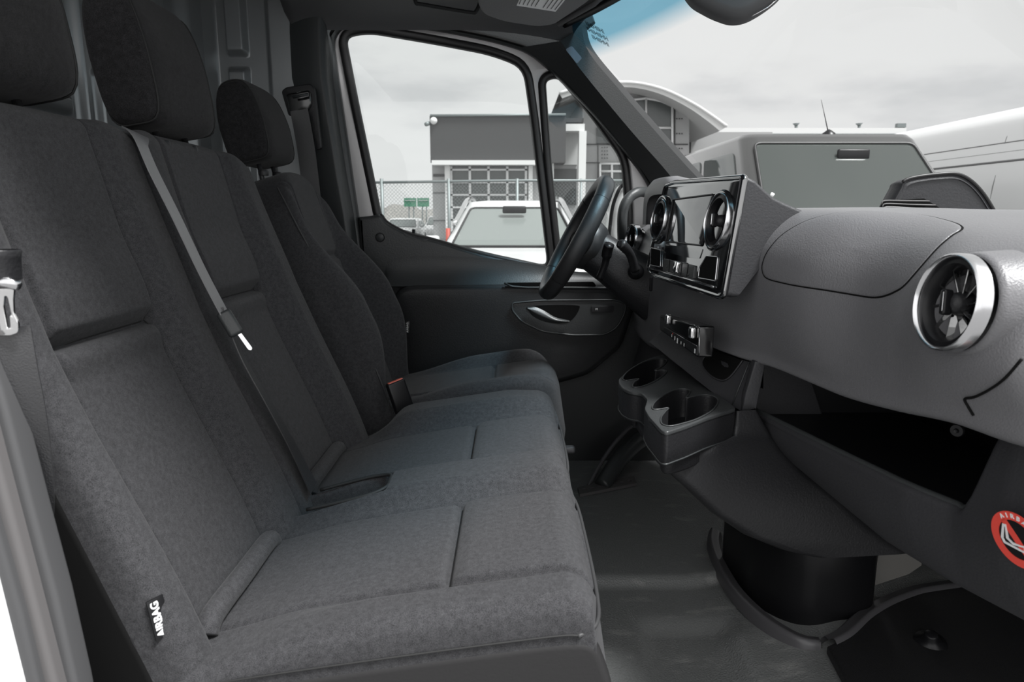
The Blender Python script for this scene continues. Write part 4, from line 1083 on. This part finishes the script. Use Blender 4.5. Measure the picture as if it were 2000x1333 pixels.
for a, l in ((PI/2, 1), (-PI/2, 1), (PI, 1)):
    p0 = ringpt(a, .05, -.035); p1 = ringpt(a, WR-.012, -.004); c_ = p0.lerp(p1, .5)
    rows = []
    for i in range(9):
        t = i/8; q = p0.lerp(p1, t) - wn*.004*math.sin(PI*t); side = wn.cross((p1-p0).normalized()); w = (.036-.014*t) if abs(a) < 3 else .030-.004*t
        rows.append([tuple(q+side*w*math.cos(b)+wn*.009*math.sin(b)) for b in np.linspace(0, 2*PI, 17)[:-1]])
    link('spoke', gridmesh(np.array(rows), closev=True), 'black' if abs(a) < 3 else 'leathersm', sw_)
    if abs(a) < 3:
        link('spoke_buttons', box_mesh(.040, .030, .010, .003, 3, wm4 @ Matrix.Translation((math.sin(a)*.095, 0, -.012))), 'chrome', sw_)
# steering column shroud and stalks
colm = empty('steering_column', WC - wn*.12, 'black steering column shroud with stalks behind the steering wheel', 'steering column')
rows = []
for d_, rx, ry in ((.045, .055, .055), (.06, .062, .060), (.12, .068, .064), (.20, .075, .075), (.28, .08, .085)):
    rows.append([tuple(wm4 @ Vector((rx*math.copysign(abs(math.cos(b))**.7, math.cos(b)), ry*math.copysign(abs(math.sin(b))**.7, math.sin(b))-.005-.1*(d_-.045), -d_))) for b in np.linspace(0, 2*PI, 33)[:-1]])
link('shroud', gridmesh(np.array(rows), closev=True), 'console', colm)
link('shroud_front', weld(gridmesh(np.array([rows[0], [tuple(wm4 @ Vector((0, -.005, -.040)))]*32]), closev=True), 1e-6), 'black', colm)
s1 = [PY(1240, 528, 1.82), PY(1234, 505, 1.80), PY(1226, 490, 1.78), PY(1212, 476, 1.76)]
stl = tube('stalk', cr_spline(s1, 5), [.0115]*6+[.0115]*5+[.013]*5, 'console', colm, seg=14)
plate('stalk_end', [[ringpt(0, 0)]*3] if False else [[PY(u, v, 1.752) for u, v in [(1206, 470), (1217, 472), (1216, 484), (1207, 483)]]], (-.8, -.5, .3), .01, 'black', stl, .002)
lathe('stalk_boot', [(.012, .01), (.018, .004), (.022, -.01)], frame_from(PY(1241, 530, 1.83), (-.3, -1, .2)), 'black', colm, 24)
s2 = [wm4 @ Vector((-.05, .01, -.06)), wm4 @ Vector((-.09, .02, -.062)), wm4 @ Vector((-.12, .05, -.06)), wm4 @ Vector((-.125, .085, -.055))]
p_a = [PY(1170, 545, 1.84), PY(1182, 515, 1.83), PY(1186, 492, 1.82), PY(1190, 478, 1.81)]
tube('paddle', cr_spline(p_a, 5), [.010]*8+[.014]*8, 'black', colm, seg=12)
# ================================================================== PILLAR HANDLE, OUTSIDE MIRROR, PEDALS
tube('grab_handle', cr_spline([PY(1262, 376, 2.30), PY(1246, 376, 2.25), PY(1228, 388, 2.23), PY(1217, 412, 2.22), PY(1215, 450, 2.23), PY(1217, 500, 2.30)], 7), .0165, 'trim', None, seg=14, label='black curved grab handle on the windscreen pillar beside the dashboard', cat='handle')
mi = empty('door_mirror', PY(1225, 430, 2.75), 'white door mirror outside the quarter window behind the steering wheel', 'mirror')
mp3 = [PY(u, v, 2.62) for u, v in [(1188, 470), (1196, 400), (1212, 362), (1236, 352), (1262, 360), (1268, 470), (1240, 500), (1200, 500)]]
plate('mirror_shell', [roundpoly(mp3, .04, 5)], (0, -1, 0), .14, 'white', mi, .03)
tube('mirror_edge', roundpoly([p+Vector((0, -.003, 0)) for p in mp3], .04, 5), .007, 'black', mi, True, 8)
tube('mirror_arm', [PY(1250, 490, 2.60), PY(1262, 520, 2.50), PY(1270, 540, 2.45)], .02, 'black', mi)
tube('trim_11', cr_spline([PY(1148, 952, 2.12), PY(1168, 915, 2.16), PY(1196, 872, 2.22), PY(1228, 838, 2.28), PY(1262, 815, 2.32)], 6), .007, 'lipgrey', None, seg=10, kind='structure')
tube('trim_12', cr_spline([PY(1176, 950, 2.10), PY(1205, 905, 2.16), PY(1240, 868, 2.24), PY(1275, 845, 2.30)], 6), .028, 'trim', None, seg=12, kind='structure')
lv = empty('park_lever', PZ(1108, 880, .98), 'small black lever knob beside the front of the bench seat', 'lever')
tube('lever_rod', [PY(1090, 884, 1.62), PY(1102, 880, 1.62)], .005, 'chrome', lv)
box('lever_knob', PY(1109, 878, 1.62), (.036, .02, .018), 'lipgrey', lv, .006)
pa_, pb_, pc_, pd2 = [PZ(u, v, FZ+.012) for u, v in [(1128, 952), (1238, 930), (1244, 944), (1132, 966)]]
hl = []
for k in range(7):
    t = (k+.8)/7.6; c_ = pa_.lerp(pb_, t).lerp(pd2.lerp(pc_, t), .5); hl.append([c_+Vector((.009*math.cos(a), .007*math.sin(a), 0)) for a in np.linspace(0, 2*PI, 11)[:-1]])
plate('trim_10', [[pa_, pb_, pc_, pd2]]+hl, (0, 0, 1), .010, 'sill2', None, up=(0, 1, 0), kind='structure', smooth=False)
# ================================================================== BELTS
bt = empty('seat_belt', PY(272, 268, 1.13), 'black seat belt, upper run coloured lighter as lit, running down the middle of the bench backrest', 'seat belt')
c1 = [PY(262, 258, 1.150), PY(274, 275, 1.130), PY(300, 335, 1.128), PY(345, 425, 1.130), PY(395, 530, 1.132), PY(443, 622, 1.135)]
link('webbing', ribbon_mesh(cr_spline(c1, 6), .040, Vector((-.16, 1, .10)), .0018), 'beltlit', bt)  # upper run of the belt, coloured lighter where light falls on it
c2 = [PY(436, 600, 1.150), PY(470, 690, 1.150), PY(520, 780, 1.160), PY(570, 870, 1.175), PY(612, 955, 1.19)]
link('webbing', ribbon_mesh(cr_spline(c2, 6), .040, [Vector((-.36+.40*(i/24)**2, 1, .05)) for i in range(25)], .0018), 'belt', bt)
hm_ = frame_from(PY(449, 632, 1.122), (.35, -.9, .3), (PY(443, 615, 1.13)-PY(470, 660, 1.13)))
link('tongue_housing', box_mesh(.024, .046, .014, .006, 4, hm_), 'trim', bt)
tpts = [PY(u, v, 1.120) for u, v in [(460, 648), (471, 650), (493, 680), (491, 685), (485, 684)]]
plate('tongue_blade', [roundpoly(tpts, .002, 2)], (.35, -.9, .3), .0025, 'chrome', bt)
bk_ = empty('belt_buckle', PY(783, 770, 1.70), 'black seat belt buckle with red button between bench and driver seat', 'buckle')
bm4 = frame_from(PY(781, 775, 1.69), (.5, -.85, .2), (-.12, 0, 1)) @ Matrix.Rotation(math.radians(8), 4, 'Z')
link('buckle_body', box_mesh(.050, .085, .022, .006, 4, bm4), 'black', bk_)
link('release_button', box_mesh(.042, .012, .014, .003, 3, bm4 @ Matrix.Translation((0, .038, .002))), 'redbtn', bk_)
tube('buckle_stalk', [bm4 @ Vector((0, -.04, 0)), bm4 @ Vector((0, -.14, 0))], .012, 'black', bk_)
# driver's belt on the far pillar
db = empty('seat_belt', PY(590, 190, 2.28), 'dark seat belt hanging from the slotted guide on the far door pillar', 'seat belt')
gpl = roundpoly([PY(u, v, 2.275) for u, v in [(549, 178), (558, 170), (606, 163), (614, 172), (628, 290), (618, 294), (600, 232), (563, 226)]], .008, 4)
plate('guide_cover', [gpl], (0, -1, 0), .02, 'console', db, .004)
plate('belt_guide', [roundpoly([PY(u, v, 2.262) for u, v in [(556, 184), (605, 175), (608, 205), (596, 222), (566, 222)]], .012, 4)], (0, -1, 0), .02, 'gloss', db, .005)
tube('guide_bar', [PY(572, 190, 2.236), PY(602, 184, 2.236)], .0045, 'trim', db)
link('webbing', ribbon_mesh(cr_spline([PY(584, 215, 2.24), PY(596, 280, 2.235), (PY(604, 340, 2.23)), PY(614, 430, 2.22)], 6), .055, Vector((1, .1, 0)), .002), 'belt', db)
# passenger belt and near pillar at the open door
nb = empty('seat_belt', PY(20, 620, .655), 'black seat belt with metal tongue hanging by the open passenger door', 'seat belt')
link('webbing', ribbon_mesh(cr_spline([PY(6, 640, .655), PY(20, 720, .655), PY(38, 810, .66), PY(50, 900, .67), PY(56, 1000, .68), PY(40, 1100, .70)], 6), .046, Vector((1, .35, 0)), .002), 'belt', nb)
plate('tongue_plate', [roundpoly([PY(u, v, .648) for u, v in [(-12, 560), (27, 561), (25, 585), (26, 612), (35, 630), (35, 650), (20, 656), (-8, 656)]], .003, 3), roundpoly([PY(u, v, .648) for u, v in [(8, 578), (14, 580), (22, 615), (18, 618), (20, 640), (14, 642), (6, 600)]], .0015, 3)], (0, -1, 0), .003, 'chromeb', nb, .0006)
tube('tongue_bar', [PY(-20, 552, .645), PY(20, 553, .645), PY(37, 559, .645)], [.006, .006, .0045], 'chrome', nb, seg=14)
rows = []
for v, w in ((548, 1.0), (530, .96), (505, .93), (492, .98), (488, .9)):
    c_ = PY(0, v, .655); rows.append([(c_.x+.017*w*math.cos(b), c_.y+.02*w*math.sin(b), c_.z) for b in np.linspace(0, 2*PI, 25)[:-1]])
link('tongue_grip', gridmesh(np.array(rows), closev=True), 'console', nb)
def strip(nm, pts, Y, m_, d=.05, bev=.006): plate(nm, [[PY(u, v, Y) for u, v in pts]], (0, -1, 0), d, m_, None, bev, kind='structure')
strip('trim_7', [(-140, 300), (-40, 640), (0, 760), (12, 800), (60, 985), (110, 1170), (150, 1345), (235, 1800), (190, 1800), (112, 1345), (60, 1140), (0, 930), (-80, 640), (-180, 300)], .640, 'sill', .03)
strip('trim_8', [(-170, 300), (-75, 640), (-5, 905), (55, 1130), (112, 1350), (195, 1800), (140, 1800), (70, 1350), (-20, 1020), (-110, 640), (-210, 300)], .625, 'sill2', .04)
strip('trim_9', [(-200, 300), (-105, 640), (-12, 1020), (40, 1200), (76, 1350), (145, 1800), (90, 1800), (32, 1350), (-6, 1200), (-60, 980), (-150, 640), (-250, 300)], .615, 'sill', .05)
strip('wall_right', [(-400, 300), (-245, 300), (-145, 640), (-55, 980), (0, 1200), (38, 1350), (96, 1800), (-400, 1800)], .605, 'white', .06, .01)
# ================================================================== OVERHEAD
vz = empty('sun_visor', PY(1010, 30, 2.15), 'dark grey sun visor with a printed warning label above the far window', 'visor')
vN = Vector((0, -.42, -.90)).normalized(); vO = PY(1010, 40, 2.16)
def VP_(u, v, o=0): return PP(u, v, tuple(vO+vN*o), tuple(vN))
plate('visor_pad', [roundpoly([VP_(*q) for q in [(925, -60), (934, 12), (945, 30), (985, 44), (1050, 54), (1082, 50), (1150, 4), (1215, -60)]], .02, 4)], tuple(vN), .022, 'visor', vz, .008, up=(0, 1, 0))
lb = plate('warning_label', [[VP_(*q, .0008) for q in [(1020, -14), (1009, 11), (1085, 23), (1112, -10)]]], tuple(vN), .0012, 'whitematte', vz, up=(0, 1, 0), smooth=False)
for k in range(10):
    t = k/9; a = VP_(1014+70*t, 8+11*t, .0022); b = VP_(1024+78*t, -12+8*t, .0022)
    if k not in (5,): tube('label_print', [a, b], .0011, 'trim', lb, seg=4)
tube('visor_hinge', [VP_(1090, 47, -.006), VP_(1160, 8, -.006), VP_(1190, -20, -.006)], .008, 'headliner', vz)
pk = [PY(u, v, 2.24) for u, v in [(806, -30), (812, 4), (826, 9), (915, 24), (930, 22), (940, -5), (944, -30)]]
ov = tube('overhead_tray', cr_spline(pk, 4), .006, 'apillar', None, label='dark overhead storage recess left of the sun visor', cat='storage tray')
plate('tray_recess', [[PY(u, v, 2.26) for u, v in [(808, -40), (814, 2), (915, 20), (934, 18), (940, -40)]]], (0, -.6, -.8), .01, 'blackmat', ov)
rv = empty('rear_view_mirror', PY(1440, 0, 1.42), 'black rear view mirror housing hanging from the windscreen', 'mirror')
plate('mirror_housing', [roundpoly([PY(u, v, 1.42) for u, v in [(1330, -30), (1350, 2), (1392, 28), (1428, 43), (1458, 41), (1490, 24), (1520, 2), (1545, -30), (1510, -100), (1370, -100)]], .015, 4)], (-.2, -1, 0), .07, 'mirrorp', rv, .022)
tube('mirror_stem', [PY(1440, -60, 1.46), Vector((.51, 1.50, 2.15))], .014, 'black', rv)
tube('bright_edge', [PY(u, v, 1.4) for u, v in [(1468, 32), (1500, 14), (1521, -4)]], .0012, 'chrome', rv)

# ================================================================== OUTSIDE
def rbox(u0, v0, u1, v1, Y, depth):
    a = PY(u0, v0, Y); b = PY(u1, v1, Y); x0, x1 = sorted((PY(u0, (v0+v1)/2, Y).x, PY(u1, (v0+v1)/2, Y).x))
    return ((x0+x1)/2, Y+depth/2, (a.z+b.z)/2), (x1-x0, depth, abs(a.z-b.z))
def rb(nm, u0, v0, u1, v1, Y, depth, m_, parent=None, bevel=0, **k):
    c_, s_ = rbox(u0, v0, u1, v1, Y, depth); return box(nm, c_, s_, m_, parent, bevel, seg=1, smooth=False, **k)
M['asphalt'] = mat('asphalt', (.20, .20, .20), .9, var=.2)
M['bdark'] = mat('dark_cladding', (.030, .030, .031), .6)
M['bgrey'] = mat('grey_panel', (.27, .27, .27), .7)
M['blight'] = mat('light_grey_panel', (.38, .38, .377), .7)
M['bwhite'] = mat('white_fascia', (.55, .55, .545), .6)
M['bframe'] = mat('white_window_frame', (.50, .50, .50), .5)
M['bglass'] = mat('dark_glazing', (.05, .055, .055), .25, spec=.5)
M['galv'] = mat('galvanised_steel', (.16, .18, .18), .5, .4)
M['green'] = mat('road_sign_green', (.03, .16, .09), .6)
M['redpost'] = mat('red_post', (.35, .05, .03), .6)
M['berm'] = mat('dry_bank', (.16, .155, .145), .95, var=.4)
M['carwhite'] = mat('car_white_paint', (.42, .42, .42), .3, coat=.5)
M['carsilver'] = mat('car_grey_paint', (.060, .060, .059), .22, .5, coat=.8)
M['cglass'] = mat('car_glass', (.085, .095, .092), .06, spec=.9)
M['cglass2'] = mat('car_windscreen_glass', (.045, .051, .048), .10, spec=.5)
M['cglass3'] = mat('suv_windscreen_glass', (.15, .165, .158), .2, spec=.9)  # lighter than the other windscreens: cloud reflection put into the glass colour
M['tyre'] = mat('tyre', (.02, .02, .02), .8)
M['vanw'] = mat('van_white_paint', (.78, .78, .78), .25, coat=.3)
M['seamgrey'] = mat('panel_seam_grey', (.13, .13, .13), .6)
gm = mesh([(-90, 3, 0), (90, 3, 0), (90, 120, 0), (-90, 120, 0), (-90, -40, 0), (90, -40, 0)], [(4, 5, 1, 0), (0, 1, 2, 3)])
link('ground', gm, 'asphalt', kind='structure')
# --- building
bd = empty('dealership_building', (0, 28, 0), 'modern grey building with dark clad block, glazed garage door and curved roof', 'building')
G0 = 470
rb('dark_block', 840, 227, 1105, 318, 27.6, 7, 'bdark', bd)
tube('block_edge', [PY(840, 226, 27.55), PY(1105, 224, 27.55)], .05, 'galv', bd)
rb('fascia', 843, 313, 1062, 322, 27.3, 1, 'bwhite', bd)
rb('wall', 846, 322, 1066, 540, 28, 6, 'bgrey', bd)
dr = rb('garage_door', 882, 325, 1030, 520, 27.9, .2, 'bglass', bd)
for i in range(5): rb('door_bar', 880+36.2*i, 325, 884.5+36.2*i, 520, 27.8, .1, 'bframe', dr)
for j in range(8): rb('door_bar', 880, 330+24.5*j, 1030, 333.5+24.5*j, 27.8, .1, 'bframe', dr)
rb('wall_panel', 846, 340, 872, 345, 27.95, .1, 'bdark', bd); rb('wall_joint', 846, 376, 872, 377.5, 27.95, .1, 'bdark', bd); rb('wall_joint', 846, 430, 872, 431.5, 27.95, .1, 'bdark', bd)
rb('post', 870, 322, 880, 520, 27.7, .3, 'bwhite', bd); rb('post', 1032, 322, 1040, 520, 27.7, .3, 'bwhite', bd)
rb('entrance_wall', 1066, 256, 1136, 540, 29, 4, 'bgrey', bd)
rb('entrance_dark', 1080, 330, 1126, 400, 28.95, .1, 'bdark', bd)
rb('entrance_panel', 1078, 256, 1128, 322, 28.9, .1, 'blight', bd)
rb('entrance_fascia', 1064, 242, 1142, 256, 28.2, 1, 'bwhite', bd); rb('entrance_cap', 1058, 231, 1140, 239, 28.3, .8, 'bdark', bd)
rb('column', 1129, 256, 1143, 540, 28.0, .35, 'bwhite', bd)
rb('column', 1074, 256, 1081, 540, 28.0, .3, 'bwhite', bd)
aw = [PY(u, v, 30) for u, v in [(1138, 520), (1138, 178), (1175, 172), (1205, 170), (1240, 173), (1285, 183), (1330, 203), (1346, 213), (1346, 520)]]
plate('arch_wall', [aw], (0, -1, 0), 8, 'bgrey', bd, smooth=False)
top_ = cr_spline([PY(u, v, 28.6) for u, v in [(1092, 182), (1150, 166), (1205, 161), (1250, 163), (1300, 176), (1350, 200), (1385, 222), (1420, 247)]], 5)
bot_ = cr_spline([PY(u, v, 28.6) for u, v in [(1098, 192), (1150, 175), (1205, 170), (1250, 173), (1296, 186), (1342, 209), (1376, 232), (1406, 256)]], 5)
back = Vector((0, 9, 0))
link('curved_roof', gridmesh(np.array([[tuple(p) for p in bot_], [tuple(p) for p in top_], [tuple(p+back) for p in top_], [tuple(p+back) for p in bot_], [tuple(p) for p in bot_]])), 'blight', bd, smooth=False)
tube('roof_edge', top_, .06, 'bwhite', bd)
rb('right_wing', 1345, 258, 1500, 520, 33, 8, 'bgrey', bd); rb('right_wing_shade', 1346, 225, 1375, 262, 32, .2, 'bdark', bd)  # the shade piece is a dark sheet for the roof overhang's shadow
wi = plate('arched_window', [[PY(u, v, 29.9) for u, v in [(1225, 300), (1225, 196), (1262, 192), (1290, 197), (1313, 207), (1313, 300)]]], (0, -1, 0), .1, 'bglass', bd, smooth=False)
for a, b in (((1262, 192), (1262, 300)), ((1225, 250), (1313, 250)), ((1313, 207), (1313, 300))):
    tube('window_bar', [PY(*a, 29.85), PY(*b, 29.85)], .05, 'bframe', wi)
tube('window_bar', [PY(u, v, 29.85) for u, v in [(1225, 196), (1262, 192), (1290, 197), (1313, 207)]], .05, 'bframe', wi)
wl = rb('window', 1172, 320, 1222, 372, 29.9, .1, 'bglass', bd)
for a, b in (((1172, 320), (1222, 320)), ((1172, 320), (1172, 372)), ((1195, 320), (1195, 372)), ((1172, 335), (1222, 335))): tube('window_bar', [PY(*a, 29.8), PY(*b, 29.8)], .05, 'bframe', wl)
rb('window', 1166, 248, 1190, 280, 29.9, .1, 'bglass', bd)
for v in (282, 318): tube('panel_joint', [PY(1140, v, 29.95), PY(1344, v, 29.95)], .02, 'bdark', bd)
for u in (1168, 1318, 1218): tube('panel_joint', [PY(u, 210, 29.95), PY(u, 400, 29.95)], .02, 'bdark', bd)
for j in range(4):
    for i in range(3): 
        for ub in (1322, 1176): box('panel_vent', PY(ub+5*i, 232+29*j if ub > 1300 else 288+7*j, 29.93), (.05, .03, .04), 'bdark', bd)
lathe('security_dome', [(0, .12), (.08, .1), (.13, .04), (.14, 0)], frame_from(PY(847, 236, 27.5), (0, -1, 0)), 'bwhite', bd, 16)
tube('floodlight', [PY(838, 241, 27.6), PY(832, 243, 27.4)], .08, 'galv', bd)
# low building far right
lo = empty('low_building', (14, 62, 0), 'long low white roofed building far behind the grey van', 'building')
rb('wall', 1402, 262, 1790, 458, 62, 10, 'bgrey', lo)
rb('roof_edge', 1395, 250, 1770, 263, 61, 12, 'bwhite', lo)
rb('roof_cap', 1395, 261, 1760, 264, 60.9, .1, 'galv', lo)
for u in (1555, 1678):
    v_ = tube('vent_pipe', [PY(u, 258, 61.5), PY(u, 244, 61.5)], .13, 'galv', lo); tube('pipe_cap', [PY(u, 245, 61.5), PY(u, 241, 61.5)], [.16, .30], 'galv', lo)
rb('roof_lamp', 1753, 241, 1770, 249, 61, .4, 'galv', lo); tube('lamp_post', [PY(1757, 255, 61.2), PY(1757, 246, 61.2)], .06, 'galv', lo); tube('lamp_post', [PY(1766, 255, 61.2), PY(1766, 246, 61.2)], .06, 'galv', lo)
# bank and signs far left
bankp = []
for i, u in enumerate(np.linspace(640, 900, 40)):
    v = 412-6*math.sin(i*.9)*math.sin(i*.23)+(-8 if 10 < i < 26 else 0)*math.sin((i-10)/16*PI)
    p = PY(u, v, 58); bankp.append([(p.x, 50, 0), (p.x, 54, p.z*.6), (p.x, 58, p.z), (p.x, 70, p.z)])
link('bank', gridmesh(np.array(bankp)), 'berm', kind='structure')
for u0, u1, lab in ((789, 813, 'left green road sign on posts far beyond the fence'), (815, 838, 'right green road sign on posts, next to the grey building')):
    rs = empty('road_sign', PY((u0+u1)/2, 440, 44), lab, 'sign')
    rb('sign_board', u0, 387, u1, 404, 44, .06, 'green', rs)
    rb('sign_panel_strip', u0+2, 391, u1-2, 392.2, 43.96, .02, 'blight', rs)
    for u in (u0+10, u1-5): tube('sign_post', [PY(u, 386, 44.1), PY(u, 469, 44.1)], .04, 'galv', rs)
# fence
fe = empty('chain_link_fence', (0, 14.5, 0), 'chain link fence with a galvanised top rail in front of the building', 'fence')
FY = 14.5
xa, xb = -4.5, 4.2; zt_ = PY(1000, 354, FY).z
tube('top_rail', [PY(700, 357, FY), PY(1000, 353, FY), PY(1290, 353, FY)], .028, 'galv', fe)
for u in (876, 1010, 1135, 745): tube('fence_post', [PY(u, 349, FY), Vector((PY(u, 349, FY).x, FY, 0))], .035 if u != 1135 else .022, 'galv', fe)
V = []; F = []
def wire(x0, z0, x1, z1, r=.0035):
    k = len(V); V.extend([(x0-r, FY, z0), (x0+r, FY, z0), (x0, FY+.005, z0), (x1-r, FY, z1), (x1+r, FY, z1), (x1, FY+.005, z1)])
    F.extend([(k, k+1, k+4, k+3), (k+1, k+2, k+5, k+4), (k+2, k, k+3, k+5)])
x = xa-2.2
while x < xb:
    for sgn in (0, 1):
        x0, x1 = (x, x+2.2) if sgn == 0 else (x+2.2, x)
        wire(x0, .05, x1, zt_-.02)
    x += .075
link('mesh_wire', mesh(V, F), 'galv', fe, smooth=False, kind='stuff')
tube('short_post', [PY(875, 446, 11), PY(875, 520, 11)], .035, 'redpost', None, label='short rusty red post standing left of the white car', cat='post')

def car(name, label, cx, yf, L, W, zb, zt, hood, ws, paint, gl='cglass', rails=False, rear=.5, roofw=.80, nose=.9):
    """car facing the camera: front at yf, windscreen base at yf+hood, top at +ws"""
    r = empty(name, (cx, yf+L/2, 0), label, 'car' if 'van' not in name else 'van')
    prof = [(0, .35), (0, nose-.1), (.12, nose), (hood, zb), (L-.25, zb+.02), (L, zb-.25), (L, .35)]
    mt = Matrix(((0, 0, 1, cx-W/2), (1, 0, 0, yf), (0, 1, 0, 0), (0, 0, 0, 1))) @ Matrix.Translation((0, 0, W/2))
    me = plate_mesh([[(p.x, p.y) for p in roundpoly([Vector((a, b, 0)) for a, b in prof], .12, 4)]], mt, W, .09, 4)
    link('body', me, paint, r)
    b0 = [(cx-W*.47, yf+hood-.05), (cx+W*.47, yf+hood-.05), (cx+W*.47, yf+L-.15), (cx-W*.47, yf+L-.15)]
    t0 = [(cx-W*roofw/2, yf+hood+ws), (cx+W*roofw/2, yf+hood+ws), (cx+W*roofw/2, yf+L-rear), (cx-W*roofw/2, yf+L-rear)]
    def rg(c4, z, rr): return [(p.x, p.y, z) for p in roundpoly([Vector((a, b, 0)) for a, b in c4], rr, 5)]
    cA = np.array(rg(b0, zb-.02, .15)); cB = np.array(rg(t0, zt-.07, .15)); cC = (cB-cB.mean(0))*np.array([.95, .97, 1])+cB.mean(0)+np.array([0, 0, .05]); cD = (cB-cB.mean(0))*np.array([.6, .7, 1])+cB.mean(0)+np.array([0, 0, .075]); cE = cD.mean(0)[None].repeat(len(cD), 0)
    link('cabin', weld(gridmesh(np.array([cA, cB, cC, cD, cE]), closev=True), 1e-5), paint, r)
    def quad(nm, i, j, a, b, u0, u1, m_, out, par=r):
        A0, A1 = Vector((*b0[i], zb-.02)), Vector((*b0[j], zb-.02)); B0, B1 = Vector((*t0[i], zt-.07)), Vector((*t0[j], zt-.07))
        def P_(u, v): return A0.lerp(A1, u).lerp(B0.lerp(B1, u), v)
        q = [P_(u0, a), P_(u1, a), P_(u1, b), P_(u0, b)]
        n = (q[1]-q[0]).cross(q[3]-q[0]).normalized()
        if n.dot(Vector(out)) < 0: n = -n
        if nm == 'windscreen': tube('screen_seal', roundpoly([p+n*.014 for p in q], .07, 4), .014, 'rubberseal', par, True, 8)
        return plate(nm, [roundpoly([p+n*.012 for p in q], .07, 4)], tuple(n), .02, m_, par, .003)
    quad('windscreen', 0, 1, .05, .93, .06, .94, gl, (0, -1, .3))
    n_side = 3
    for sgn, (i, j) in ((-1, (0, 3)), (1, (1, 2))):
        for k in range(n_side):
            quad('side_window', i, j, .14, .86, .07+.30*k, .07+.30*k+.26, 'cglass', (sgn, 0, 0))
    for y in (yf+.85, yf+L-.85):
        for sgn in (-1, 1):
            lathe('wheel', [(0, .02), (.20, .02), (.22, .05), (.32, .05), (.34, .02), (.34, -.2), (0, -.2)], frame_from((cx+sgn*(W/2-.02), y, .34), (sgn, 0, 0)), 'tyre', r, 28)
    if rails:
        for sgn in (-1, 1):
            x0 = cx+sgn*(W*roofw/2-.02)
            tube('roof_rail', cr_spline([Vector((x0+sgn*.14, yf+hood+.25, zb+.28)), Vector((x0+sgn*.08, yf+hood+ws*.6, zt-.16)), Vector((x0+sgn*.02, yf+hood+ws+.05, zt+.0)), Vector((x0, yf+hood+ws+1.0, zt+.04)), Vector((x0, yf+L-rear-.3, zt-.01))], 5), .03, 'chromeb', r)
    for sgn in (-1, 1):
        box('wing_mirror', (cx+sgn*(W/2+.10), yf+hood+.35, zb+.06), (.20, .12, .15), paint, r, .04)
    return r
sv = car('parked_car', 'white car with silver roof rails facing the driver window', .03, 7.0, 4.6, 1.86, 1.21, 1.78, 1.25, .75, 'carwhite', 'cglass3', True, roofw=.66)
box('cabin_mirror', (.03, 8.75, 1.66), (.30, .05, .09), 'black', sv, .02)
car('parked_car', 'white hatchback far off beyond the fence, left of the red post', -5.6, 34, 4.2, 1.8, .98, 1.42, 1.0, .7, 'carwhite')
car('parked_car', 'pale estate car farthest off, behind the white hatchback', -4.3, 40, 4.4, 1.8, 1.0, 1.52, 1.0, .7, 'bgrey')
# grey van facing us
va = car('parked_van', 'dark silver van with roof antenna seen over the dashboard', 3.04, 5.25, 5.6, 2.06, 1.53, 2.38, .75, .75, 'carsilver', 'cglass2', False, rear=.25, roofw=.82, nose=1.15)
at = va
tube('antenna', [Vector((3.95*.0+PY(1618, 268, 7.0).x, 7.0, 2.38)), PY(1604, 195, 7.05)], [.006, .002], 'black', va, seg=8)
lathe('antenna_base', [(0, .06), (.02, .05), (.06, .02), (.08, -.02)], Matrix.Translation((PY(1618, 268, 7.0).x, 7.0, 2.37)), 'black', va, 20)
box('cabin_mirror', (3.17, 6.55, 2.15), (.30, .04, .10), 'black', va, .02)
box('windscreen_sticker', PY(1508, 381, 6.02), (.03, .01, .035), 'whitematte', va, rot=(.5, 'Y'))
# white high roof van
wv = empty('white_van', (6.2, 6.5, 0), 'tall white van parked at right, side panels facing the windscreen', 'van')
wp = [(5.25, .45), (5.20, 1.2), (5.24, 1.9), (5.33, 2.45), (5.42, 2.66), (5.60, 2.76), (6.2, 2.80), (6.8, 2.76), (7.1, 2.5), (7.2, 1.2), (7.15, .45)]
link('body', plate_mesh([[(p.x, p.z) for p in cr_spline([(a, 0, b) for a, b in wp], 4)] + [(7.15, .45)]], Matrix(((1, 0, 0, 0), (0, 0, -1, 7.0), (0, 1, 0, 0), (0, 0, 0, 1))), 7.0, .08, 4), 'vanw', wv)
def wx(z): return float(np.interp(z, [b for a, b in wp[:6]], [a for a, b in wp[:6]]))
for z in (2.55, 2.36, 2.26, 2.16):
    tube('side_moulding', [Vector((wx(z)+.001, 3.55, z)), Vector((wx(z)+.001, 10.4, z))], .009 if z in (2.36, 2.26) else .016, 'seamgrey', wv, seg=8)
tube('door_seam', [Vector((wx(z)+.001, 7.62, z)) for z in np.linspace(.6, 2.7, 22)], .007, 'seamgrey', wv, seg=6)
for y in (4.6, 9.4): lathe('wheel', [(0, .02), (.20, .02), (.22, .05), (.32, .05), (.35, .02), (.35, -.2), (0, -.2)], frame_from((5.24, y, .35), (-1, 0, 0)), 'tyre', wv, 28)

#SECTIONS
